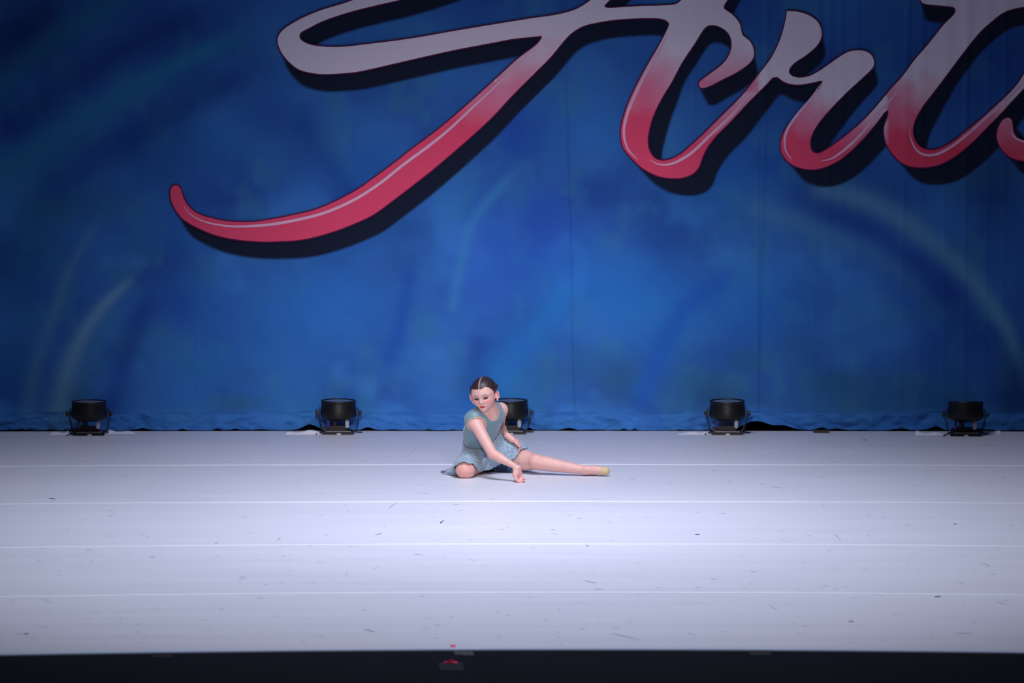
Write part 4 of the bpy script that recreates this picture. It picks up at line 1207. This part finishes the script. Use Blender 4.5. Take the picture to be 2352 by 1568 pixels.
# neck hole
BO.cap(NECKB + up_t * 0.028 + front * 0.020 - side * 0.012, hp(0, 0.02, -0.06), 0.047, 0.050, 0.005, 's')
BO.cap(NECKB + up_t * 0.03, hp(0, -0.03, -0.04), 0.044, 0.046, 0.005, 's')
# arm holes
ar = unit(EL_R - SH_R); al = unit(EL_L - SH_L)
BO.cap(SH_R + ar * 0.060 + np.array((-0.004, -0.006, 0)), SH_R + ar * 0.16, 0.059, 0.059, 0.004, 's')
BO.cap(SH_L + np.array((0.012, -0.004, 0.0)), SH_L + np.array((0.05, 0.03, -0.06)), 0.044, 0.06, 0.004, 's')
# ends at the waist (the skirt starts there)
wn = unit(PELV - BELLY); P = BO.full()
WAIST = BELLY * 0.45 + RIBS * 0.55
BO.D = np.maximum(BO.D, ((P - (WAIST + wn * 0.012).astype(np.float32)) @ wn.astype(np.float32)))
OV, OQ = BO.mesh(); OV = relax(OV, OQ, 1, 0.4)
B.alt = None
# fine gathers running down from the left shoulder strap
g = np.exp(-(np.linalg.norm(OV - (SH_L + np.array((-0.03, -0.02, -0.02))), axis=1) / 0.05) ** 2)
gn = B.grad(OV)
tang = (OV - SH_L) @ unit(np.cross(unit(front), unit(CHEST - SH_L)))
OV = OV + gn * (g * 0.0014 * np.sin(tang * 700))[:, None]
dress = mesh_np('dress', OV, OQ, m_bod, girl)
# rolled flesh-coloured binding at the right arm hole
cc_ = SH_R + ar * 0.060 + np.array((-0.004, -0.006, 0))
dist = np.linalg.norm(OV - cc_, axis=1)
E = OV[(np.abs(dist - 0.059) < 0.0022) & (np.abs(T.sample(OV) - 0.0040) < 0.0022)]
u1 = unit(np.cross(ar, (0, 1, 0))); u2 = np.cross(ar, u1); q = E - cc_
an = np.arctan2(q @ u2, q @ u1); ring = []
for k in range(-36, 36):
    m = np.abs((an - k * math.pi / 36 + math.pi) % (2 * math.pi) - math.pi) < 0.07
    if m.sum() > 3: ring.append(E[m].mean(0))
ring = np.array(ring)
g_ = np.linalg.norm(np.roll(ring, -1, 0) - ring, axis=1); cut_ = int(np.argmax(g_)) + 1
ring = np.roll(ring, -cut_, 0)
for _ in range(4): ring = 0.5 * ring + 0.25 * (np.roll(ring, 1, 0) + np.roll(ring, -1, 0))
ring = np.concatenate([ring, ring[:1]])
bm = bmesh.new()
tube(bm, [Vector(r) for r in ring], 0.0022, 6)
bm.transform(Matrix.Translation(-girl.location))
o = bm_obj('armhole_binding', bm, mat('flesh_elastic', (226, 178, 140), rough=0.5, var=0.05, scale=60), dress, smooth=True)
o['label'] = 'flesh-coloured elastic showing at the armhole'

# ---- skirt
def lace_material(name='dusty_blue_lace', lite=(158, 178, 194), deep=(94, 124, 145), mid=(140, 164, 182)):
    m = mat(name, (128, 164, 182), rough=0.6, var=0.05, scale=20, sheen=0.3)
    nt = m.node_tree; N = nt.nodes; L = nt.links; b = N['Principled BSDF']
    tc = N.new('ShaderNodeTexCoord')
    no = N.new('ShaderNodeTexNoise'); no.inputs['Scale'].default_value = 55; no.inputs['Detail'].default_value = 3; L.new(tc.outputs['Object'], no.inputs['Vector'])
    vm = N.new('ShaderNodeVectorMath'); vm.operation = 'MULTIPLY_ADD'; vm.inputs[1].default_value = (0.03, 0.03, 0.03)
    L.new(no.outputs['Color'], vm.inputs[0]); L.new(tc.outputs['Object'], vm.inputs[2])
    v = N.new('ShaderNodeTexVoronoi'); v.feature = 'DISTANCE_TO_EDGE'; v.inputs['Scale'].default_value = 105; L.new(vm.outputs[0], v.inputs['Vector'])
    r = N.new('ShaderNodeValToRGB'); e = r.color_ramp.elements
    e[0].position = 0.05; e[0].color = (*lin(lite), 1); e[1].position = 0.22; e[1].color = (*lin(deep), 1)
    L.new(v.outputs['Distance'], r.inputs[0])
    n2 = N.new('ShaderNodeTexNoise'); n2.inputs['Scale'].default_value = 16; n2.inputs['Detail'].default_value = 4; L.new(tc.outputs['Object'], n2.inputs['Vector'])
    mx = N.new('ShaderNodeMix'); mx.data_type = 'RGBA'
    r2 = N.new('ShaderNodeMapRange'); r2.inputs['From Min'].default_value = 0.42; r2.inputs['From Max'].default_value = 0.62; r2.inputs['To Max'].default_value = 0.75
    L.new(n2.outputs['Fac'], r2.inputs['Value']); L.new(r2.outputs[0], mx.inputs['Factor'])
    L.new(r.outputs[0], mx.inputs['A']); mx.inputs['B'].default_value = (*lin(mid), 1)
    L.new(mx.outputs['Result'], b.inputs['Base Color'])
    bp = N.new('ShaderNodeBump'); bp.inputs['Distance'].default_value = 0.0015; bp.inputs['Strength'].default_value = 0.9; bp.invert = True
    L.new(v.outputs['Distance'], bp.inputs['Height']); L.new(bp.outputs[0], b.inputs['Normal'])
    return m
m_lace = lace_material()
B.alt = NOARM
def loft(ring0, ring1, nt, nu, bulge=0.0, ruffle=0.0, nr=26, off=0.0045, iters=14, edge=0.0, seed=0, grav=0.0):
    R0 = smooth_loop3(ring0, nu); R1 = smooth_loop3(ring1, nu)
    cen = R0.mean(0)
    V = np.zeros((nt + 1, nu, 3))
    for j in range(nt + 1):
        t = j / nt
        out = R1 - cen; out[:, 2] = 0; out /= np.linalg.norm(out, axis=1)[:, None] + 1e-9
        V[j] = R0 * (1 - t) + R1 * t + out * bulge * math.sin(math.pi * t) + np.array([0, 0, bulge * 1.2 * math.sin(math.pi * t)])
    A0 = V[0].copy(); A1 = V[-1].copy()
    for it in range(iters):
        S = V.copy()
        S[1:-1] = 0.5 * V[1:-1] + 0.125 * (V[:-2] + V[2:] + np.roll(V, 1, 1)[1:-1] + np.roll(V, -1, 1)[1:-1])
        V = S; V[1:-1, :, 2] -= grav * (1 - np.arange(1, nt) / nt)[:, None]; V[0] = A0; V[-1] = A1
        P = V.reshape(-1, 3).copy(); dd = B.sample(P); k = dd < off
        if k.any():
            gr = B.grad(P[k]); P[k] += gr * np.clip(off - dd[k], 0, 0.03)[:, None]
        P[:, 2] = np.maximum(P[:, 2], 0.003)
        V = P.reshape(V.shape)
    # soft vertical gathers growing toward the hem
    u = np.arange(nu) / nu; t = (np.arange(nt + 1) / nt)[:, None]
    w = np.sin(u * 2 * math.pi * nr + 1.3 * np.sin(u * 2 * math.pi * 5))[None, :] * 0.6 + 0.4 * np.sin(u * 2 * math.pi * nr * 2.3 + 1)[None, :]
    nrm = np.cross(np.roll(V, -1, 1) - np.roll(V, 1, 1), np.gradient(V, axis=0)); nrm /= np.linalg.norm(nrm, axis=2)[..., None] + 1e-9
    if (nrm[nt // 2] * (V[nt // 2] - cen)).sum() < 0: nrm = -nrm
    V = V + nrm * (ruffle * (0.35 + 0.65 * t) * (w * 0.5 + 0.5))[..., None]
    # scalloped lace hem
    rg = np.random.RandomState(seed)
    sc = edge * (np.abs(np.sin(u * math.pi * nr * 2.6)) + 0.6 * rg.rand(nu))
    V[-1] += (V[-1] - V[-2]) / (np.linalg.norm(V[-1] - V[-2], axis=1)[:, None] + 1e-9) * sc[:, None]
    V[..., 2] = np.maximum(V[..., 2], 0.0025)
    ii = np.arange((nt + 1) * nu).reshape(nt + 1, nu); jj = np.roll(ii, -1, 1)
    Fq = np.stack([ii[:-1], ii[1:], jj[1:], jj[:-1]], -1).reshape(-1, 4)
    return V.reshape(-1, 3), Fq, V
def smooth_loop3(pts, n):
    P = np.array(pts, float); m = len(P); out = []
    for i in range(m):
        p0, p1, p2, p3 = P[(i - 1) % m], P[i], P[(i + 1) % m], P[(i + 2) % m]
        for k in range(12):
            t = k / 12; out.append(0.5 * ((2*p1) + (-p0+p2)*t + (2*p0-5*p1+4*p2-p3)*t*t + (-p0+3*p1-3*p2+p3)*t**3))
    Q = np.array(out); dl = np.linalg.norm(np.roll(Q, -1, 0) - Q, axis=1); s = np.concatenate([[0], np.cumsum(dl)])
    Q2 = np.concatenate([Q, Q[:1]]); uu = np.linspace(0, s[-1], n, endpoint=False)
    return np.stack([np.interp(uu, s, Q2[:, k]) for k in range(3)], 1)
def JF(px, py, z=0.003): return on_floor(px, py, z)
# waist ring: around the torso at WAIST, found by marching out of the body
wr0 = []
wu = unit(side - wn * (side @ wn)); wv = np.cross(wn, wu)
if wv[1] > 0: wv = -wv          # toward the camera
hem = [ # angle order: camera-left, front, right, rear
 J(1037, 1077, 25.52), J(1041, 1083, 25.46), J(1047, 1071, 25.40), J(1056, 1063.5, 25.38), J(1067, 1062, 25.375), J(1077, 1066, 25.38), J(1083, 1074, 25.44),
 J(1093, 1078, 25.50), J(1106, 1079, 25.53), J(1119, 1078, 25.55), J(1130, 1074.5, 25.57), J(1140, 1068, 25.59), J(1151, 1062.5, 25.60), J(1165, 1058, 25.60), J(1177, 1054.5, 25.60),
 J(1186, 1049, 25.60), J(1195, 1041, 25.61), J(1203, 1036, 25.64), J(1209, 1033, 25.68), J(1209, 1021, 25.72), J(1206, 1030, 25.80),
 JF(1190, 1066), JF(1150, 1064), JF(1110, 1064), JF(1075, 1068), JF(1052, 1074), JF(1040, 1081), JF(1036, 1086), JF(1037, 1089)]
nh = len(hem)
cenh = np.mean(hem, 0)
for i in range(nh):
    h = hem[i] - WAIST
    a = math.atan2(h @ wv, h @ wu)
    # even angular spacing keeps the gathers regular
    wr0.append(a)
wr0 = np.unwrap(np.array(wr0))
lin_a = np.linspace(wr0[0], wr0[0] + math.copysign(2 * math.pi, wr0[-1] - wr0[0]), nh, endpoint=False)
wr0 = 0.35 * wr0 + 0.65 * lin_a
ring0 = []
for a in wr0:
    dv = wu * math.cos(a) + wv * math.sin(a)
    for q in np.linspace(0.03, 0.17, 80):
        p = WAIST - wn * 0.002 + dv * q
        if T.sample(p[None])[0] > 0.0058: break
    ring0.append(p)
SV, SQ, SG = loft(ring0, hem, 46, 420, bulge=0.010, ruffle=0.006, nr=30, off=0.0060, edge=0.003, seed=3, iters=34, grav=0.0018)
skirt = mesh_np('skirt', SV, SQ, m_lace, dress)
skirt['label'] = 'lace skirt with sequins'
s = skirt.modifiers.new('thick', 'SOLIDIFY'); s.thickness = 0.0012; s.offset = 1
# dark glossy lining that shows under the lap and pools on the floor
m_lining = lace_material('navy_sequin_lining', (14, 40, 84), (70, 130, 170), (10, 30, 66))
m_lining.node_tree.nodes['Principled BSDF'].inputs['Roughness'].default_value = 0.25
lp_top = [J(1118, 1066, 25.58), J(1135, 1062, 25.60), J(1155, 1058, 25.62), J(1180, 1062, 25.62), J(1196, 1068, 25.62)]
lp_bot = [JF(1114, 1079.5), JF(1134, 1081), JF(1152, 1082.5), JF(1172, 1083.5), JF(1192, 1084)]
nu, ntt = 60, 14
def poly3(p, n):
    p = np.array(p); s = np.linspace(0, len(p) - 1, n); return np.stack([np.interp(s, np.arange(len(p)), p[:, k]) for k in range(3)], 1)
a0, a1 = poly3(lp_top, nu), poly3(lp_bot, nu); LV = []
for j in range(ntt + 1):
    t = j / ntt; r = a0 * (1 - t) + a1 * t
    r[:, 1] += 0.006 * np.sin(np.arange(nu) * 0.9 + t * 2) - 0.012 * t * t; LV.append(r)
LV = np.array(LV); P = LV.reshape(-1, 3)
for _ in range(3):
    dd = B.sample(P); k = dd < 0.004; P[k] += B.grad(P[k]) * (0.004 - dd[k])[:, None]
P[:, 2] = np.maximum(P[:, 2], 0.0025)
ii = np.arange((ntt + 1) * nu).reshape(ntt + 1, nu)
lin_o = mesh_np('lining', P, np.stack([ii[:-1, :-1], ii[1:, :-1], ii[1:, 1:], ii[:-1, 1:]], -1).reshape(-1, 4), m_lining, dress)
lin_o['label'] = 'dark navy glittering underlayer of the skirt'
s = lin_o.modifiers.new('thick', 'SOLIDIFY'); s.thickness = 0.001

# sequins scattered over the lace
rg = np.random.RandomState(12)
nt_, nu_ = SG.shape[0], SG.shape[1]; QV = []; QF = []
for _ in range(230):
    j = int(rg.uniform(2, nt_ - 2)); i = rg.randint(nu_)
    p = SG[j, i]; nn = np.cross(SG[j, (i + 1) % nu_] - SG[j, i - 1], SG[j + 1, i] - SG[j - 1, i]); nn = unit(nn)
    if nn @ (p - PELV) < 0: nn = -nn
    q = unit(nn + rg.normal(0, 0.45, 3)); a = unit(np.cross(q, rg.normal(0, 1, 3))); b = np.cross(q, a)
    c = p + nn * 0.0030; b0 = len(QV); r = 0.0016
    for k in range(6): QV.append(c + (a * math.cos(k * math.pi / 3) + b * math.sin(k * math.pi / 3)) * r)
    QF.append(tuple(range(b0, b0 + 6)))
sq = mesh_np('sequins', np.array(QV), QF, mat('silver_sequin', (236, 244, 255), rough=0.10, metal=0.0, var=0.02, scale=30), skirt, smooth=False)
tag(sq, kind='stuff')

# ================================================================== BALLET SLIPPER on the stretched foot
m_shoe = mat('tan_canvas', (196, 172, 134), rough=0.7, var=0.06, scale=60, bump=0.0006, bscale=400)
S = Vol(ANK_L + np.array((-0.03, -0.07, -0.06)), TOE_L + np.array((0.05, 0.07, 0.06)), 0.0018)
e1 = ANK_L + fx * 0.045 + np.array((0, -0.002, 0.006)); e2 = ANK_L + fx * 0.085 + np.array((0, 0, 0.002)); e3 = TOE_L - fx * 0.016
S.chain([(e1, 0.0258), (e2, 0.0242), (e3, 0.0220)], 0.016)
S.cap(HEEL, ANK_L + fx * 0.05 + np.array((0, 0.012, -0.006)), 0.0230, 0.0205, 0.016)
P = S.full().astype(np.float64)
q = P - ANK_L; tx = q @ fx; qd = q - tx[..., None] * fx
# open throat toward the camera and above: keep toe cap, sole side (rear/below) and heel
thr = (-q[..., 1]) * 0.85 + q[..., 2] * 0.15
keep = np.minimum(0.080 + 0.10 * np.clip(q[..., 2], -0.03, 0.03) - tx, thr + 0.006 - 0.22 * np.clip(0.03 - tx, 0, 1))
S.D = np.maximum(S.D, keep.astype(np.float32))
S.D = np.maximum(S.D, (0.0012 - P[..., 2]).astype(np.float32))
SVv, SQq = S.mesh(); SVv = relax(SVv, SQq, 1, 0.4)
mesh_np('ballet_slipper', SVv, SQq, m_shoe, girl)['label'] = 'tan ballet slipper'

# pointed train of the skirt lying out on the floor at the folded knee
tr_a = [J(1047, 1062, 25.50), J(1043, 1070, 25.47), J(1046, 1080, 25.45), JF(1047, 1091)]
tr_b = [J(1036, 1072, 25.56), J(1030, 1079, 25.55), J(1030, 1083, 25.52), JF(1030, 1090)]
tr_c = [J(1020, 1079.5, 25.62), J(1017, 1081, 25.60), JF(1018, 1084), JF(1019, 1088)]
tr_d = [J(1013, 1081, 25.63), J(1012, 1082, 25.62), JF(1012, 1083.5), JF(1013, 1085.5)]
nu, nv = 36, 24; cc = np.array([poly3(p, nv) for p in (tr_a, tr_b, tr_c, tr_d)])
TV = []
for i in range(nu + 1):
    u = i / nu * 3; k = min(int(u), 2); f = u - k; f = f * f * (3 - 2 * f) * 0.5 + f * 0.5
    r = cc[k] * (1 - f) + cc[k + 1] * f
    r[:, 1] -= 0.004 * np.sin(np.arange(nv) * 0.8 + i * 0.15); r[:, 2] = np.maximum(r[:, 2], 0.003); TV.append(r)
TV = np.array(TV); ii = np.arange((nu + 1) * nv).reshape(nu + 1, nv)
tr = mesh_np('skirt_train', TV.reshape(-1, 3), np.stack([ii[:-1, :-1], ii[1:, :-1], ii[1:, 1:], ii[:-1, 1:]], -1).reshape(-1, 4), m_lace, dress)
s = tr.modifiers.new('thick', 'SOLIDIFY'); s.thickness = 0.0012; s.offset = 0
